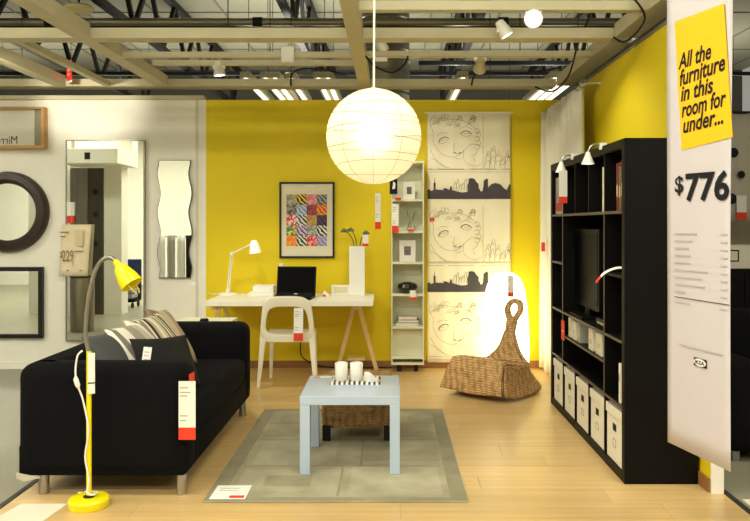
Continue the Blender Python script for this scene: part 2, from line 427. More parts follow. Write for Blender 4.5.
for x, lb in ((-7., 'behind the mirror wall, outer'), (-4.6, 'behind the mirror wall, inner'), (-2.2, 'behind the white wall end'), (.2, 'behind the yellow wall'), (2.6, 'behind the right wall corner'), (5., 'behind the next room')):  # hidden behind the walls, added to spread light over the deck
    added_fixture(x, 12.4, 2.75, 1.6, .5, 26, 'added hidden fluorescent fixture in the far hall %s' % lb).children
    ld = bpy.data.lights.new('added_hall_uplight', 'AREA'); ld.shape = 'RECTANGLE'; ld.size = 1.6; ld.size_y = .5; ld.energy = 26; ld.color = (1, .96, .82)  # second upward light added for the deck alone
    lo = bpy.data.objects.new('added_hall_uplight', ld); COL.objects.link(lo); lo.location = (x, 12.4, 2.885); lo.rotation_euler = (PI, 0, 0)
m_lens = M('lit_lens', (255, 255, 255), .3, emit=(235, 244, 255), estr=7, var=0)
def spotlight(p, aim, label, w, rail_z, size=.85, r=.05, L=.11, dim=False, col=(1, .94, .78), head=m_whiteplast):
    p = Vector(p); d = (Vector(aim)-p).normalized()
    t = thing('spotlight', label, 'spotlight', p, group='track spotlights')
    q = d.to_track_quat('-Z', 'Y').to_matrix().to_4x4()
    hd = G().lathe([(.012, .075), (.03, .07), (.038, .03), (r, -L*.3), (r, -L*.3-.012), (r*.86, -L*.3-.012), (r*.8, -L*.1)], 20).xf(q).build('lamp_head', head, t, smooth=True)
    G().lathe([(.0, -L*.3-.002), (r*.85, -L*.3-.003)], 20).xf(q).build('lens', m_whiteplast if dim else m_lens, hd)
    top = rail_z-p.z
    G().tube([(0, 0, .03), (.0, 0, top)], .012, 8).build('stem', m_whiteplast, t, smooth=True)
    G().box(-.05, .05, -.02, .02, top-.03, top).build('track_adapter', m_whiteplast, t, bevel=.004)
    if w:
        ld = bpy.data.lights.new('spot_beam', 'SPOT'); ld.energy = w; ld.spot_size = size; ld.spot_blend = .8; ld.color = col; ld.shadow_soft_size = .05
        lo = bpy.data.objects.new('spot_beam', ld); COL.objects.link(lo); lo.parent = t; lo.location = d*.06
        lo.rotation_euler = d.to_track_quat('-Z', 'Y').to_euler()
    return t
spotlight((X(219, 6.24), 6.245, Z(70, 6.24)), (-1.15, 6.35, .3), 'white spotlight on the rail above the desk', SPOT_W*1.2, ZB, 1.5)
spotlight((X(381, 5.93), 5.935, Z(45, 5.93)-.0), (.72, 7.0, 1.0), 'white spotlight on the rail behind the globe lantern', SPOT_W*1.7, ZB, 1.6)
spotlight((X(503, 5.30), 5.25, Z(30, 5.25)), (1.64, 5.2, 1.3), 'white spotlight tilted below the front cross beam', SPOT_W*.55, ZB+.05, 1.7)
spotlight((X(533, 4.66), 4.655, Z(19, 4.66)), (.35, 1.2, 1.75), 'bright glowing spotlight bulb facing the aisle', 5, ZB, 1.3, r=.058)
spotlight((X(480, 5.93), 5.93, Z(66, 5.93)), (.75, 7.5, 1.6), 'unlit cream spotlight on the rail above print panel', 0, ZB, dim=True, head=m_cream)
spotlight((-3.05, 5.40, 2.60), (-2.9, 7.3, 2.62), 'white spotlight under front beam washing the mirror wall', SPOT_W*1.8, ZB, .7)
tag(G().box(X(281, 5.9), X(294, 5.9), 5.90, 5.93, Z(62, 5.9), Z(46, 5.9)).build('track_connector', m_whiteplast, bevel=.01), 'white connector box clipped on the light rails', 'connector')
t = thing('ceiling_disc', 'round tan ceiling disc above the left beam', 'ceiling disc', (X(79, 6.6), 6.6, Z(9, 6.6)))
G().lathe([(0, .03), (.10, .03), (.125, .01), (.118, -.012), (0, -.015)], 30).build('disc', M('tan_disc', (206, 196, 150), .6), t, smooth=True)
G().tube([(0, 0, .03), (0, 0, 4.44-Z(9, 6.6))], .01, 8).build('stem', m_steel_dark, t)
# red card on the beam
t = thing('red_card', 'red card with white lettering hanging at the rear beam', 'card', (X(71.5, 7.1), 7.05, Z(84, 7.1)), -.85)
G().box(-.062, .062, -.004, .004, .02, .21).build('card', M('red_card', (236, 56, 48), .6), t)
for zz in (.145, .115, .075): G().box(-.035, .02, -.006, -.004, zz, zz+.012).build('print_line', M('pale_print', (240, 190, 170), .8), t)
G().box(-.062, .062, -.006, .006, 0, .02).build('holder', m_whiteplast, t)

# ================================================================== MIRROR WALL
YM = YW-.03
def rrect(x0, x1, z0, z1, rr, n=6):
    out = []
    for cx, cz, a0 in ((x1-rr, z1-rr, 0), (x0+rr, z1-rr, 90), (x0+rr, z0+rr, 180), (x1-rr, z0+rr, 270)):
        for k in range(n+1):
            a = math.radians(a0+90*k/n); out.append((cx+rr*math.cos(a), cz+rr*math.sin(a)))
    return out
# tall mirror
t = thing('tall_mirror', 'tall frameless wall mirror beside the narrow wavy mirror', 'mirror', (X(105.5, YM), YM, Z(341, YM)))
hw, hh = 39.5*YM/F, 201*YM/F
G().box(-hw, hw, .0, .025, 0, hh).build('backing', m_alu, t)
G().box(-hw+.006, hw-.006, -.006, 0, .006, hh-.006).build('glass', m_mirror, t)
for x0, x1 in ((-hw, -hw+.012), (hw-.012, hw)): G().box(x0, x1, -.012, .0, 0, hh).build('edge_strip', m_alu, t)
for z0, z1 in ((0, .012), (hh-.012, hh)): G().box(-hw+.012, hw-.012, -.012, .0, z0, z1).build('edge_strip', m_alu, t)
# wavy mirror
t = thing('wavy_mirror', 'narrow mirror with wavy sides and thin dark edge', 'mirror', (X(174.3, YM), YM, Z(278, YM)))
hw, hh = 15.6*YM/F, 118*YM/F
R_, L_ = [], []
for k in range(33):
    z = hh*k/32; wv = .016*math.sin(z*16.5+.6)*min(1, k/3, (32-k)/3+.2)
    R_.append((hw+wv+.006, z)); L_.append((-hw+wv, z))
poly = L_[::-1]+R_
G().prism(poly, 0, .022).build('backing', m_darkedge, t)
cx = lambda p: (p[0]*.965, hh/2+(p[1]-hh/2)*.99)
G().prism([cx(p) for p in poly], -.004, 0).build('glass', m_mirror, t)
# round mirror
t = thing('round_mirror', 'round mirror with thick dark brown wooden frame', 'mirror', (X(8, YM), YM, Z(212, YM)))
R0 = 40.5*YM/F
G().lathe([(R0*.70, -.012), (R0*.72, -.03), (R0*.80, -.06), (R0*.95, -.05), (R0, -.01), (R0, .028), (R0*.7, .028), (R0*.70, -.012)], 56, axis='y', cap=False).build('frame', m_brownframe, t, smooth=True)
G().lathe([(0, -.008), (R0*.71, -.008)], 56, axis='y').build('glass', m_mirror, t)
# square mirror
xa, xb, za, zb = X(-35, YM), X(43, YM), Z(338, YM), Z(267, YM)
t = thing('framed_mirror', 'rectangular mirror in slim black frame below the round mirror', 'mirror', ((xa+xb)/2, YM, za))
w, h = (xb-xa)/2, zb-za
for b in ((-w, w, 0, .04), (-w, w, h-.04, h)): G().box(b[0], b[1], -.02, .028, b[2], b[3]).build('frame_bar', m_blackframe, t, bevel=.003)
for b in ((-w, -w+.04), (w-.04, w)): G().box(b[0], b[1], -.02, .028, .04, h-.04).build('frame_bar', m_blackframe, t, bevel=.003)
G().box(-w+.04, w-.04, -.004, .01, .04, h-.04).build('glass', m_mirror, t)
# mirrored wooden sign
xa, xb, za, zb = X(-70, YM), X(46.5, YM), Z(149, YM), Z(107.5, YM)
t = thing('framed_sign', 'honey wood framed sign with reversed black lettering', 'sign', ((xa+xb)/2, YM, za))
w, h = (xb-xa)/2, zb-za
for b in ((-w, w, 0, .028), (-w, w, h-.022, h)): G().box(b[0], b[1], -.06, .028, b[2], b[3]).build('frame_bar', m_oak, t, bevel=.003)
for b in ((-w, -w+.026), (w-.026, w)): G().box(b[0], b[1], -.06, .028, .028, h-.022).build('frame_bar', m_oak, t, bevel=.003)
G().box(-w+.026, w-.11, -.012, .01, .028, h-.022).build('sign_panel', M('sign_white', (226, 222, 206), .6), t)
G().box(w-.11, w-.026, -.010, .01, .028, h-.022).build('grey_panel', M('sign_grey', (150, 146, 118), .6), t)
ws = 29*YM/F
lettering('Mirrors', X(18, YM)-t.location.x-ws, ws, Z(144, YM)-za, .075, (0, -.012, 0), (1, 0, 0), (0, 0, 1), (0, -1, 0), m_ink, t, mirror=True, offset=0.)

# price tags -------------------------------------------------------
def price_tag(loc, w, h, label, red=.22, rz=0., tilt=0., redtop=False, text=True):
    t = thing('price_tag', label, 'price tag', loc, rz, 'white price tags with red ends')
    t.rotation_euler = (tilt, 0, rz)
    pp = G().box(-w/2, w/2, -.0015, .0015, h*red, h).build('paper', m_paper, t)
    G().box(-w/2, w/2, -.0015, .0015, 0, h*red).build('red_end', m_red, t)
    if text:
        for k, (a, ln) in enumerate(((.88, .6), (.80, .75), (.74, .5), (.40, .55), (.32, .45))):
            G().box(-w*.40, -w*.40+w*.8*ln, -.0025, -.0015, h*a, h*a+h*.018).build('print_line', m_greyink, pp)
    return t
price_tag((X(71.5, YM), YM-.02, Z(223, YM)), .07, .20, 'white price tag with red end on the tall mirror', .35, text=False)
# big price card on the tall mirror
yc = YM-.05
t = thing('price_card', 'large pinkish price card reading 229 hung on the tall mirror', 'price card', (X(73.5, yc), yc, Z(276, yc)), .04)
w, h = 14.4*yc/F, 51.5*yc/F
G().grid([[(-w+2*w*i/8+.004*j, -.02*math.sin(i/8*2.6)*(1-j/8), h*j/8) for i in range(9)] for j in range(9)]).build('card', m_pinkpaper, t, smooth='all', solid=.002, fix=False)
lettering('$', -w*.86, .03, h*.36, .06, (0, -.024, 0), (1, 0, 0), (0, 0, 1), (0, -1, 0), m_brownink, t, offset=.01)
lettering('229', -w*.70, .105, h*.29, .105, (0, -.024, 0), (1, 0, 0), (0, 0, 1), (0, -1, 0), m_brownink, t, offset=.008)
for z, a, ln in ((.84, -.85, .62), (.76, -.85, .40), (.47, .15, .6), (.10, -.4, .15), (.10, .5, .15)):
    G().box(w*a, w*a+w*ln, -.03, -.0285, h*z, h*z+.010).build('print_line', m_brownink, t)
G().box(w*.02, w*.025+.003, -.03, -.0285, h*.2, h*.32).build('print_line', m_brownink, t)
G().box(w*.18, w*.7, -.028, -.0265, h*.58, h*.9).build('print_panel', M('card_print', (224, 204, 166), .85), t)
G().tube([(-.02, .0, h), (-.02, .02, h+.22)], .002, 5).build('string', m_greyink, t)

# ---------------------------------------------------------------- what the mirrors reflect, beside the aisle
t = thing('lift_doors', 'brushed steel lift doors in the aisle, seen in the tall mirror', 'lift doors', (-4.68, 2.80, -.012))
G().box(-.27, 0, 0, .05, 0, 2.27).build('door_panel', m_steel, t, bevel=.004)
G().box(.004, .24, .0, .04, 0, 2.27).build('door_panel', m_steel2, t, bevel=.004)
for z in (1.9, 1.55, 1.1): G().lathe([(0, .05), (.04, .05), (.045, .04)], 20, (.12, 0, z), 'y').build('button', m_rub, t)
struct(G().box(-4.43, -4.16, 2.55, 2.83, -.012, 3.2).build('wall_pillar', m_white))
struct(G().box(-5.6, -4.96, 2.55, 2.83, -.012, 3.2).build('wall_aisle', m_white))
t = thing('lift_header', 'white box header with small black number above the lift doors', 'header', (-4.42, 3.3, 2.26))
G().box(-.48, .42, -.5, .15, .02, .24).build('header_box', m_white, t, bevel=.01)
G().box(-.06, .02, .152, .158, .08, .18).build('number_plate', m_ink, t)
struct(G().box(-4.9, -4.0, 2.55, 2.80, 2.28, 3.2).build('wall_over_lift', m_white))
t = thing('waste_bin', 'tall cylindrical steel bin standing in the aisle', 'bin', (-4.03, 4.64, -.012))
G().lathe([(.145, 0), (.15, .02), (.15, .76), (.14, .79), (.0, .80)], 32).build('bin_body', m_steel, t, smooth=True)
G().lathe([(.152, .70), (.156, .71), (.156, .73), (.152, .74)], 32, cap=False).build('rim_band', m_steel2, t, smooth=True)
t = thing('shop_cart', 'blue cart loaded with grey bundles in the aisle', 'cart', (-4.44, 1.62, -.012))
G().box(-.19, .19, -.02, .02, .12, .80).build('back_panel', m_bluecart, t, bevel=.01)
G().box(-.19, .19, 0, .38, .10, .14).build('deck', m_bplast, t, bevel=.005)
for i in range(3): G().box(-.15, .15, .04, .34, .15+i*.09, .232+i*.09).build('bundle', M('grey_bundle', (150, 150, 150), .8), t, bevel=.02)
for x in (-.15, .15):
    for y in (.04, .33): G().lathe([(.045, -.012), (.045, .012)], 14, (x, y, .047), 'x').build('wheel', m_rub, t)
struct(G().box(-13, -2.9, -3.0, -2.9, -.012, 4.4).build('wall_aisle_end', m_white))
t = thing('towel_rail', 'low rail with hanging towels across the aisle, seen in wavy mirror', 'towel rail', (-3.45, 2.4, -.012))
for x in (-.32, .32):
    G().box(x-.015, x+.015, -.015, .015, .0, 1.2).build('post', m_steel, t); G().box(x-.03, x+.03, -.2, .2, 0, .02).build('foot', m_steel, t)
G().tube([(-.33, 0, 1.2), (.33, 0, 1.2)], .014, 8).build('bar', m_steel, t)
for i, (x, mt) in enumerate(((-.22, m_paper), (-.06, m_greyink), (.10, m_paper), (.24, m_ink))):
    G().grid([[(x-.06+.12*a/6, .02+.012*math.sin(a*1.7+b*.3), .35+.87*b/8) for a in range(7)] for b in range(9)]).build('towel', mt, t, smooth='all', solid=.01)

# ================================================================== SOFA
sx0, sx1, sy0, sy1 = -1.905, -1.03, 3.83, 5.63
sofa = thing('sofa', 'black cotton two seat sofa with round arms on steel legs', 'sofa', ((sx0+sx1)/2, (sy0+sy1)/2, 0))
ox, oy = sofa.location.x, sofa.location.y
def sb(x0, x1, y0, y1, z0, z1, name, bev, seg=5): return G().box(x0-ox, x1-ox, y0-oy, y1-oy, z0, z1).build(name, m_black, sofa, smooth=60, bevel=bev, seg=seg)
sb(sx0+.01, sx1-.01, sy0+.01, sy1-.01, .105, .27, 'base_frame', .02, 2)
sb(sx0, sx1, sy0, sy0+.215, .10, .675, 'armrest', .075)
sb(sx0, sx1, sy1-.215, sy1, .10, .675, 'armrest', .075)
sb(sx0, sx0+.23, sy0+.02, sy1-.02, .10, .675, 'backrest', .075)
sb(sx0+.20, sx1-.005, sy0+.205, sy1-.205, .25, .43, 'seat_cushion', .045, 4)
for x, y in ((-1.787, 3.90), (-1.071, 3.885), (-1.787, 5.5), (-1.068, 5.47)):
    G().lathe([(.024, 0), (.026, .005), (.026, .11)], 20, (x-ox, y-oy, 0)).build('leg', m_chrome, sofa, smooth=True)
for y in (sy0+.222, sy1-.222):      # piping seams
    pass
G().add([(sx0+.01-ox, sy0-.004-oy, .13), (sx0+.14-ox, sy0-.004-oy, .105), (sx0+.05-ox, sy0-.006-oy, .085), (sx0+.012-ox, sy0-.004-oy, .10)], [(0, 1, 2, 3)]).build('cover_flap', M('cover_lining', (186, 180, 160), .9), sofa, solid=.003)
# cushions
def pillow(name, w, h, th, mat, parent):
    g = G(); n = 14
    for sgn in (1, -1):
        rows = []
        for i in range(n+1):
            a = -1+2*i/n; row = []
            for j in range(n+1):
                b = -1+2*j/n
                pin = 1-.07*(1-abs(a)**1.5)*abs(b)**3-.0
                pin2 = 1-.07*(1-abs(b)**1.5)*abs(a)**3
                d = max(0, (1-a*a))**.45*max(0, (1-b*b))**.45
                row.append((a*w/2*pin2, sgn*d*th/2*(1+.06*math.sin(5*a+3*b)), b*h/2*pin))
            rows.append(row if sgn > 0 else row[::-1])
        g.grid(rows)
    o = g.build(name, mat, parent, smooth='all')
    bm = bmesh.new(); bm.from_mesh(o.data); bmesh.ops.remove_doubles(bm, verts=bm.verts, dist=.0005); bm.to_mesh(o.data); bm.free()
    return o
m_grey_c = M('charcoal_cushion', (74, 76, 76), .95, bump=.2, bscale=60)
m_strA = stripes('grey_white_stripe', [(0, (196, 190, 172)), (.22, (236, 230, 214)), (.42, (120, 116, 106)), (.52, (228, 222, 204)), (.74, (158, 152, 136))], 0, 3.2)
m_strB = stripes('brown_multi_stripe', [(0, (206, 196, 160)), (.16, (70, 62, 52)), (.24, (232, 224, 200)), (.36, (150, 136, 100)), (.48, (236, 230, 214)), (.56, (56, 50, 46)), (.70, (190, 178, 146)), (.84, (236, 228, 206))], 0, 5.2)
m_strC = stripes('tan_cushion_band', [(0, (176, 156, 124)), (.7, (140, 118, 96)), (.85, (206, 190, 160))], 0, 1.6)
m_blk_c = M('black_velvet_cushion', (22, 21, 20), .9, var=.5, scale=9, bump=.5, bscale=25)
def cushion(loc, rx, ry, rz, w, h, th, mat, label):
    t = thing('cushion', label, 'cushion', loc, group='scatter cushions on the sofa')
    t.rotation_mode = 'XYZ'; t.rotation_euler = (rx, ry, rz)
    pillow('cushion_cover', w, h, th, mat, t)
    return t
PX = math.radians
cushion((-1.53, 4.25, .625), PX(-34), 0, PX(80), .40, .37, .12, m_grey_c, 'plain charcoal cushion leaning nearest the lamp side armrest')
cushion((-1.445, 4.43, .635), PX(-40), PX(0), PX(82), .42, .42, .13, m_strA, 'cushion with wide grey and white stripes behind the charcoal one')
cushion((-1.44, 4.73, .635), PX(-36), PX(0), PX(80), .46, .43, .13, m_strB, 'cushion with narrow brown, white and black stripes')
cushion((-1.455, 5.03, .640), PX(-34), PX(8), PX(84), .36, .44, .12, m_strC, 'tan cushion at the far end of the pile')
cushion((-1.285, 4.34, .590), PX(-28), PX(4), PX(58), .42, .33, .13, m_blk_c, 'glossy black cushion with white tag in front of striped ones')
t = thing('cushion_tag', 'narrow white tag hanging on the black cushion', 'price tag', (-1.335, 4.11, .60), .3); t.rotation_euler = (PX(-16), PX(8), .3)
G().box(-.022, .022, -.0015, .0015, 0, .12).build('paper', m_paper, t)
for z in (.09, .07, .05): G().box(-.014, .012, -.0025, -.0015, z, z+.004).build('print_line', m_greyink, t)
# sofa tag
price_tag((X(186.3, 3.79), 3.805, Z(440, 3.80)), .085, .295, 'large white price tag with red end on sofa armrest', .21)
t = thing('red_tag', 'red backed tag hanging on the corner of the sofa arm', 'price tag', (-1.024, 3.90, .32), 1.45)
G().box(-.035, .035, -.0015, .0015, 0, .30).build('paper', m_red, t)

# ================================================================== YELLOW FLOOR LAMP
yl = 3.72
t = thing('floor_lamp', 'yellow floor lamp with grey gooseneck and cone shade', 'floor lamp', (X(89, yl), yl, 0))
lx = t.location.x
G().lathe([(.0, 0), (.094, 0), (.097, .006), (.097, .036), (.090, .044), (.03, .046), (0, .046)], 40).build('base', m_lampyel, t, smooth=True)
G().lathe([(.026, .044), (.026, .052), (.012, .056)], 20).build('collar', m_rub, t, smooth=True)
zt = Z(351, yl)
G().tube([(0, 0, .045), (0, 0, zt)], .0125, 14).build('pole', m_lampyel, t, smooth=True)
pts = [(X(u, yl)-lx, dy, Z(v, yl)) for u, v, dy in ((86.5, 352, 0), (85.5, 335, 0), (87, 310, 0), (91, 285, 0), (96.5, 268, 0), (104, 259.5, -.01), (112, 257.5, -.02), (118, 261, -.03))]
pts[0] = (0, 0, zt-.01)
G().tube(spline(pts, 6), .0105, 12).build('gooseneck', m_goose, t, smooth=True)
p0 = Vector((X(117, yl)-lx, -.03, Z(260, yl))); p1 = Vector((X(136, yl)-lx, -.055, Z(284, yl)))
q = (p1-p0).to_track_quat('Z', 'Y').to_matrix().to_4x4(); L_ = (p1-p0).length
shd = G().lathe([(.0, 0), (.016, .004), (.018, .035), (.026, .04), (.036, .06), (.050, L_*.72), (.055, L_), (.052, L_), (.034, .06), (.0, .045)], 30).xf(Matrix.Translation(p0) @ q).build('lamp_shade', m_lampyel, t, smooth=50)
for k in (-1, 1):
    G().tube([tuple(Matrix.Translation(p0) @ q @ Vector(a)) for a in ((k*.03, 0, L_-.02), (k*.028, 0, L_+.03), (k*.01, 0, L_+.05))], .003, 6).build('bulb_guard', m_lampyel, shd)
cd = [(X(85, yl)-lx-.005, -.018, Z(350, yl)), (X(80, yl)-lx, -.03, Z(355, yl)), (X(78, yl)-lx, -.03, Z(372, yl)), (X(81, yl)-lx, -.03, Z(386, yl)), (X(85, yl)-lx, -.022, Z(400, yl)), (.004, -.018, .38), (-.012, -.017, .25), (.006, -.018, .14), (.0, -.02, .075), (.035, -.04, .07), (.03, .02, .062), (-.03, .03, .06), (-.05, .12, .02), (-.12, .16, .01)]
crd = G().tube(spline(cd, 5), .0045, 7).build('cord', m_whiteplast, t, smooth=True)
G().tube([(X(78.2, yl)-lx, -.03, Z(375, yl)), (X(78.5, yl)-lx, -.032, Z(378, yl)), (X(80.5, yl)-lx, -.032, Z(384, yl)), (X(81, yl)-lx, -.03, Z(387, yl))], [.005, .012, .012, .005], 10).build('switch', m_whiteplast, crd, smooth=True)
t = thing('lamp_tag', 'long white tag hanging on the pole of yellow floor lamp', 'price tag', (X(91.5, yl)+.006, yl-.016, Z(393, yl)), .3)
G().box(-.016, .016, -.0015, .0015, 0, .20).build('paper', m_paper, t); G().box(-.016, .016, -.0025, -.0015, .05, .056).build('print_line', m_ink, t)

# floor papers
t = thing('floor_notice', 'white paper notice lying on wood floor by the sofa leg', 'paper', (-1.66, 3.62, 0.001), 0)
G().add([(-.17, .13, 0), (-.22, -.16, 0), (.03, -.16, 0), (.06, .13, 0)], [(0, 1, 2, 3)]).build('paper', M('grey_notice_paper', (214, 206, 186), .8), t, solid=.001)

# ================================================================== RUG
rx0, rx1, ry0, ry1 = -.935, .39, 3.76, 5.63
m_rug = M('olive_grey_rug', (164, 158, 132), .95, var=.26, scale=4, bump=.6, bscale=160, spec=.1)
m_rugd = M('rug_border_pile', (148, 142, 116), .95, var=.2, scale=5, bump=.6, bscale=160, spec=.1)
m_rugm = M('rug_dark_field', (156, 150, 124), .95, var=.28, scale=4, bump=.6, bscale=160, spec=.1)
m_rugl = M('rug_light_field', (172, 166, 140), .95, var=.26, scale=4, bump=.6, bscale=160, spec=.1)
t = thing('rug', 'grey olive rug with darker border and rectangle pattern under coffee table', 'rug', ((rx0+rx1)/2, (ry0+ry1)/2, 0))
w, h = (rx1-rx0)/2, (ry1-ry0)/2
G().box(-w, w, -h, h, .0005, .010).build('pile', m_rug, t, bevel=.003)
for x0, x1, y0, y1 in ((-w+.004, -w+.085, -h+.004, h-.004), (w-.085, w-.004, -h+.004, h-.004), (-w+.085, w-.085, -h+.004, -h+.05), (-w+.085, w-.085, h-.06, h-.004)):
    G().box(x0, x1, y0, y1, .009, .0112).build('border_band', m_rugd, t)
for x0, x1, y0, y1, mm in ((-.50, -.22, .55, .83, m_rugm), (-.18, .40, .60, .80, m_rugl), (.05, .55, .18, .50, m_rugm), (-.55, -.10, .20, .48, m_rugm), (.12, .56, -.30, .02, m_rugm), (-.52, -.05, -.36, .10, m_rugl),
                       (-.54, .0, -.80, -.45, m_rugl), (.06, .54, -.85, -.40, m_rugl), (-.40, -.15, -.72, -.55, m_rugm)):
    G().box(x0, x1, y0, y1, .0095, .0106+.0004*(mm is m_rugm)).build('pattern_field', mm, t)
for x0, x1, y0, y1 in ((-.56, .56, .525, .537), (-.56, .56, .13, .142), (-.56, .56, -.40, -.388), (.0, .012, -.86, -.40), (-.06, -.048, .14, .52), (.10, .112, -.39, .13)):
    G().box(x0, x1, y0, y1, .0098, .0116).build('pattern_line', m_rugd, t)
t = thing('rug_price_paper', 'white price paper with red corner lying on the rug', 'paper', (X(231, 3.85), 3.875, .0135), 0)
G().box(-.095, .085, -.10, .10, 0, .001).build('paper', m_paper, t)
G().box(0, .075, -.085, -.05, .001, .0018).build('red_patch', m_red, t)
for y in (.05, .02): G().box(-.07, .03, y, y+.006, .001, .0016).build('print_line', m_greyink, t)

# ================================================================== COFFEE TABLE
tx0, tx1, ty0, ty1, tz = -.497, .055, 4.15, 4.72, .4435
t = thing('coffee_table', 'pale blue square coffee table standing on the rug', 'coffee table', ((tx0+tx1)/2, (ty0+ty1)/2, .0118))
w, h, tz = (tx1-tx0)/2, (ty1-ty0)/2, tz-.0118
G().box(-w, w, -h, h, tz-.05, tz).build('tabletop', m_blue, t, bevel=.003)
for sx in (-1, 1):
    for sy in (-1, 1):
        a, b = sx*(w-.001), sx*(w-.056); c, d = sy*(h-.001), sy*(h-.056)
        G().box(min(a, b), max(a, b), min(c, d), max(c, d), 0, tz-.05).build('leg', m_blue, t, bevel=.002)
TT = tz+.0118
# tray, mugs, napkin
m_tray = stripes('tray_stripes', [(0, (236, 232, 218)), (.55, (60, 58, 56))], 0, 34., .4)
t = thing('serving_tray', 'striped white serving tray on the blue coffee table', 'tray', (X(356, 4.5), 4.52, TT), 0)
G().box(-.145, .145, -.07, .085, 0, .008).build('tray_base', m_ceramic, t, bevel=.003)
G().box(-.14, .14, -.065, .08, .008, .0095).build('striped_liner', m_tray, t)
for b in ((-.15, .15, -.075, -.068, 0, .016), (-.15, .15, .083, .09, 0, .016), (-.15, -.143, -.068, .083, 0, .016), (.143, .15, -.068, .083, 0, .016)):
    G().box(*b).build('rim', m_tray, t)
def mug(u, yy, label):
    t = thing('mug', label, 'mug', (X(u, yy), yy, TT+.0097), group='white mugs on the tray')
    mb = G().lathe([(0, 0), (.034, 0), (.038, .004), (.0385, .104), (.0365, .106), (.035, .102), (.0345, .01), (0, .008)], 30).build('mug_body', m_ceramic, t, smooth=50)
    G().tube(spline([(.02, .031, .085), (.028, .05, .08), (.031, .056, .055), (.028, .05, .03), (.02, .031, .024)], 5), .005, 8).build('handle', m_ceramic, mb, smooth=True)
mug(341.3, 4.53, 'white mug on the striped tray, standing beside the flat paper strip')
mug(356.4, 4.53, 'white mug on the striped tray, standing beside the folded napkin')
t = thing('napkin', 'folded white napkin leaning on the striped tray', 'napkin', (X(371.5, 4.49), 4.49, TT+.0105), .5)
G().prism([(-.035, 0), (.045, 0), (.030, .012), (-.02, .058), (-.035, .05)], -.03, .03).build('napkin', m_paper, t, bevel=.003)
t = thing('paper_strip', 'flat white and pink paper strip lying on the coffee table', 'paper', (X(322, 4.66), 4.66, TT+.0005), .1)
G().box(-.05, .09, -.012, .012, 0, .003).build('paper', m_paper, t); G().box(-.05, -.01, -.02, .014, .003, .005).build('pink_end', M('pink_print', (226, 150, 140), .8), t)

# ================================================================== WICKER STOOL
def wicker(name, c1, c2, sx=40, sz=70):
    m = bpy.data.materials.new(name); m.use_nodes = True; nt = m.node_tree; b = nt.nodes['Principled BSDF']; L = nt.links.new
    tc = nt.nodes.new('ShaderNodeTexCoord')
    def wave(ax, sc):
        w = nt.nodes.new('ShaderNodeTexWave'); w.bands_direction = ax; w.inputs['Scale'].default_value = sc; w.inputs['Distortion'].default_value = 1.6
        w.inputs['Detail'].default_value = 2; L(tc.outputs['Object'], w.inputs['Vector']); return w
    a = wave('Z', sz); c = wave('DIAGONAL', sx)
    mp = nt.nodes.new('ShaderNodeMapping'); mp.inputs['Scale'].default_value = (1, 1, .0); L(tc.outputs['Object'], mp.inputs['Vector']); L(mp.outputs[0], c.inputs['Vector'])
    mu = nt.nodes.new('ShaderNodeMath'); mu.operation = 'MULTIPLY'; L(a.outputs['Fac'], mu.inputs[0]); L(c.outputs['Fac'], mu.inputs[1])
    n = nt.nodes.new('ShaderNodeTexNoise'); n.inputs['Scale'].default_value = 26; L(tc.outputs['Object'], n.inputs['Vector'])
    ad = nt.nodes.new('ShaderNodeMath'); ad.operation = 'MULTIPLY_ADD'; ad.inputs[1].default_value = .5; L(mu.outputs[0], ad.inputs[0]); L(n.outputs['Fac'], ad.inputs[2])
    cr = nt.nodes.new('ShaderNodeValToRGB'); cr.color_ramp.elements[0].color = (*lin(c1), 1); cr.color_ramp.elements[1].color = (*lin(c2), 1)
    cr.color_ramp.elements[0].position = .3; cr.color_ramp.elements[1].position = .95
    L(ad.outputs[0], cr.inputs[0]); L(cr.outputs[0], b.inputs['Base Color']); b.inputs['Roughness'].default_value = .6
    bp = nt.nodes.new('ShaderNodeBump'); bp.inputs['Strength'].default_value = .9; bp.inputs['Distance'].default_value = .008
    L(mu.outputs[0], bp.inputs['Height']); L(bp.outputs[0], b.inputs['Normal'])
    MATS[name] = m; return m
m_wick = wicker('brown_wicker', (112, 78, 42), (206, 164, 104), 14, 22)
m_wick2 = wicker('banana_fibre_weave', (140, 102, 56), (226, 184, 122), 11, 17)
t = thing('wicker_stool', 'brown wicker stool on short dark legs behind the coffee table', 'stool', (-.20, 4.99, .0118))
G().box(-.235, .215, -.20, .17, .085, .37).build('woven_body', m_wick, t, smooth=60, bevel=.03, seg=4)
for x in (-.205, .185):
    for y in (-.17, .14): G().box(x-.025, x+.025, y-.025, y+.025, 0, .10).build('leg', m_rub, t, bevel=.004)
G().box(-.215, .195, -.18, .15, .368, .384).build('woven_lid', m_wick, t, bevel=.006)

# ================================================================== DESK
dx0, dx1, dy0, dy1, dz = -1.605, -.148, 6.55, 7.27, .722
t = thing('desk', 'white desk top on pine trestles against the yellow wall', 'desk', ((dx0+dx1)/2, (dy0+dy1)/2, 0))
dcx, dcy = t.location.x, t.location.y
desk = t
G().box(dx0-dcx, dx1-dcx, dy0-dcy, dy1-dcy, dz-.046, dz).build('tabletop', m_deskw, t, bevel=.003)
def trestle(cx, label):
    t = thing('trestle', label, 'trestle', (cx, 7.02, 0), group='pine desk trestles')
    zt = dz-.046
    G().box(-.03, .03, -.30, .22, zt-.05, zt).build('top_beam', m_pine, t, bevel=.003)
    for s in (-1, 1):
        G().bar((s*.018, .03, zt-.04), (s*.185, .13, 0.01), .036, .022, (0, 1, 0)).build('leg', m_pine, t)
    G().bar((0, .19, .10), (0, .215, 0.01), .04, .022, (0, 1, 0)).build('foot', m_pine, t)
    G().box(-.09, .075, .10, .22, .10, .125).build('shelf', m_pine, t, bevel=.002)
trestle(X(356.5, 7.05), 'pine trestle under the desk end with the tall vase')
trestle(X(222, 7.05), 'pine trestle under the desk end with the white lamp')
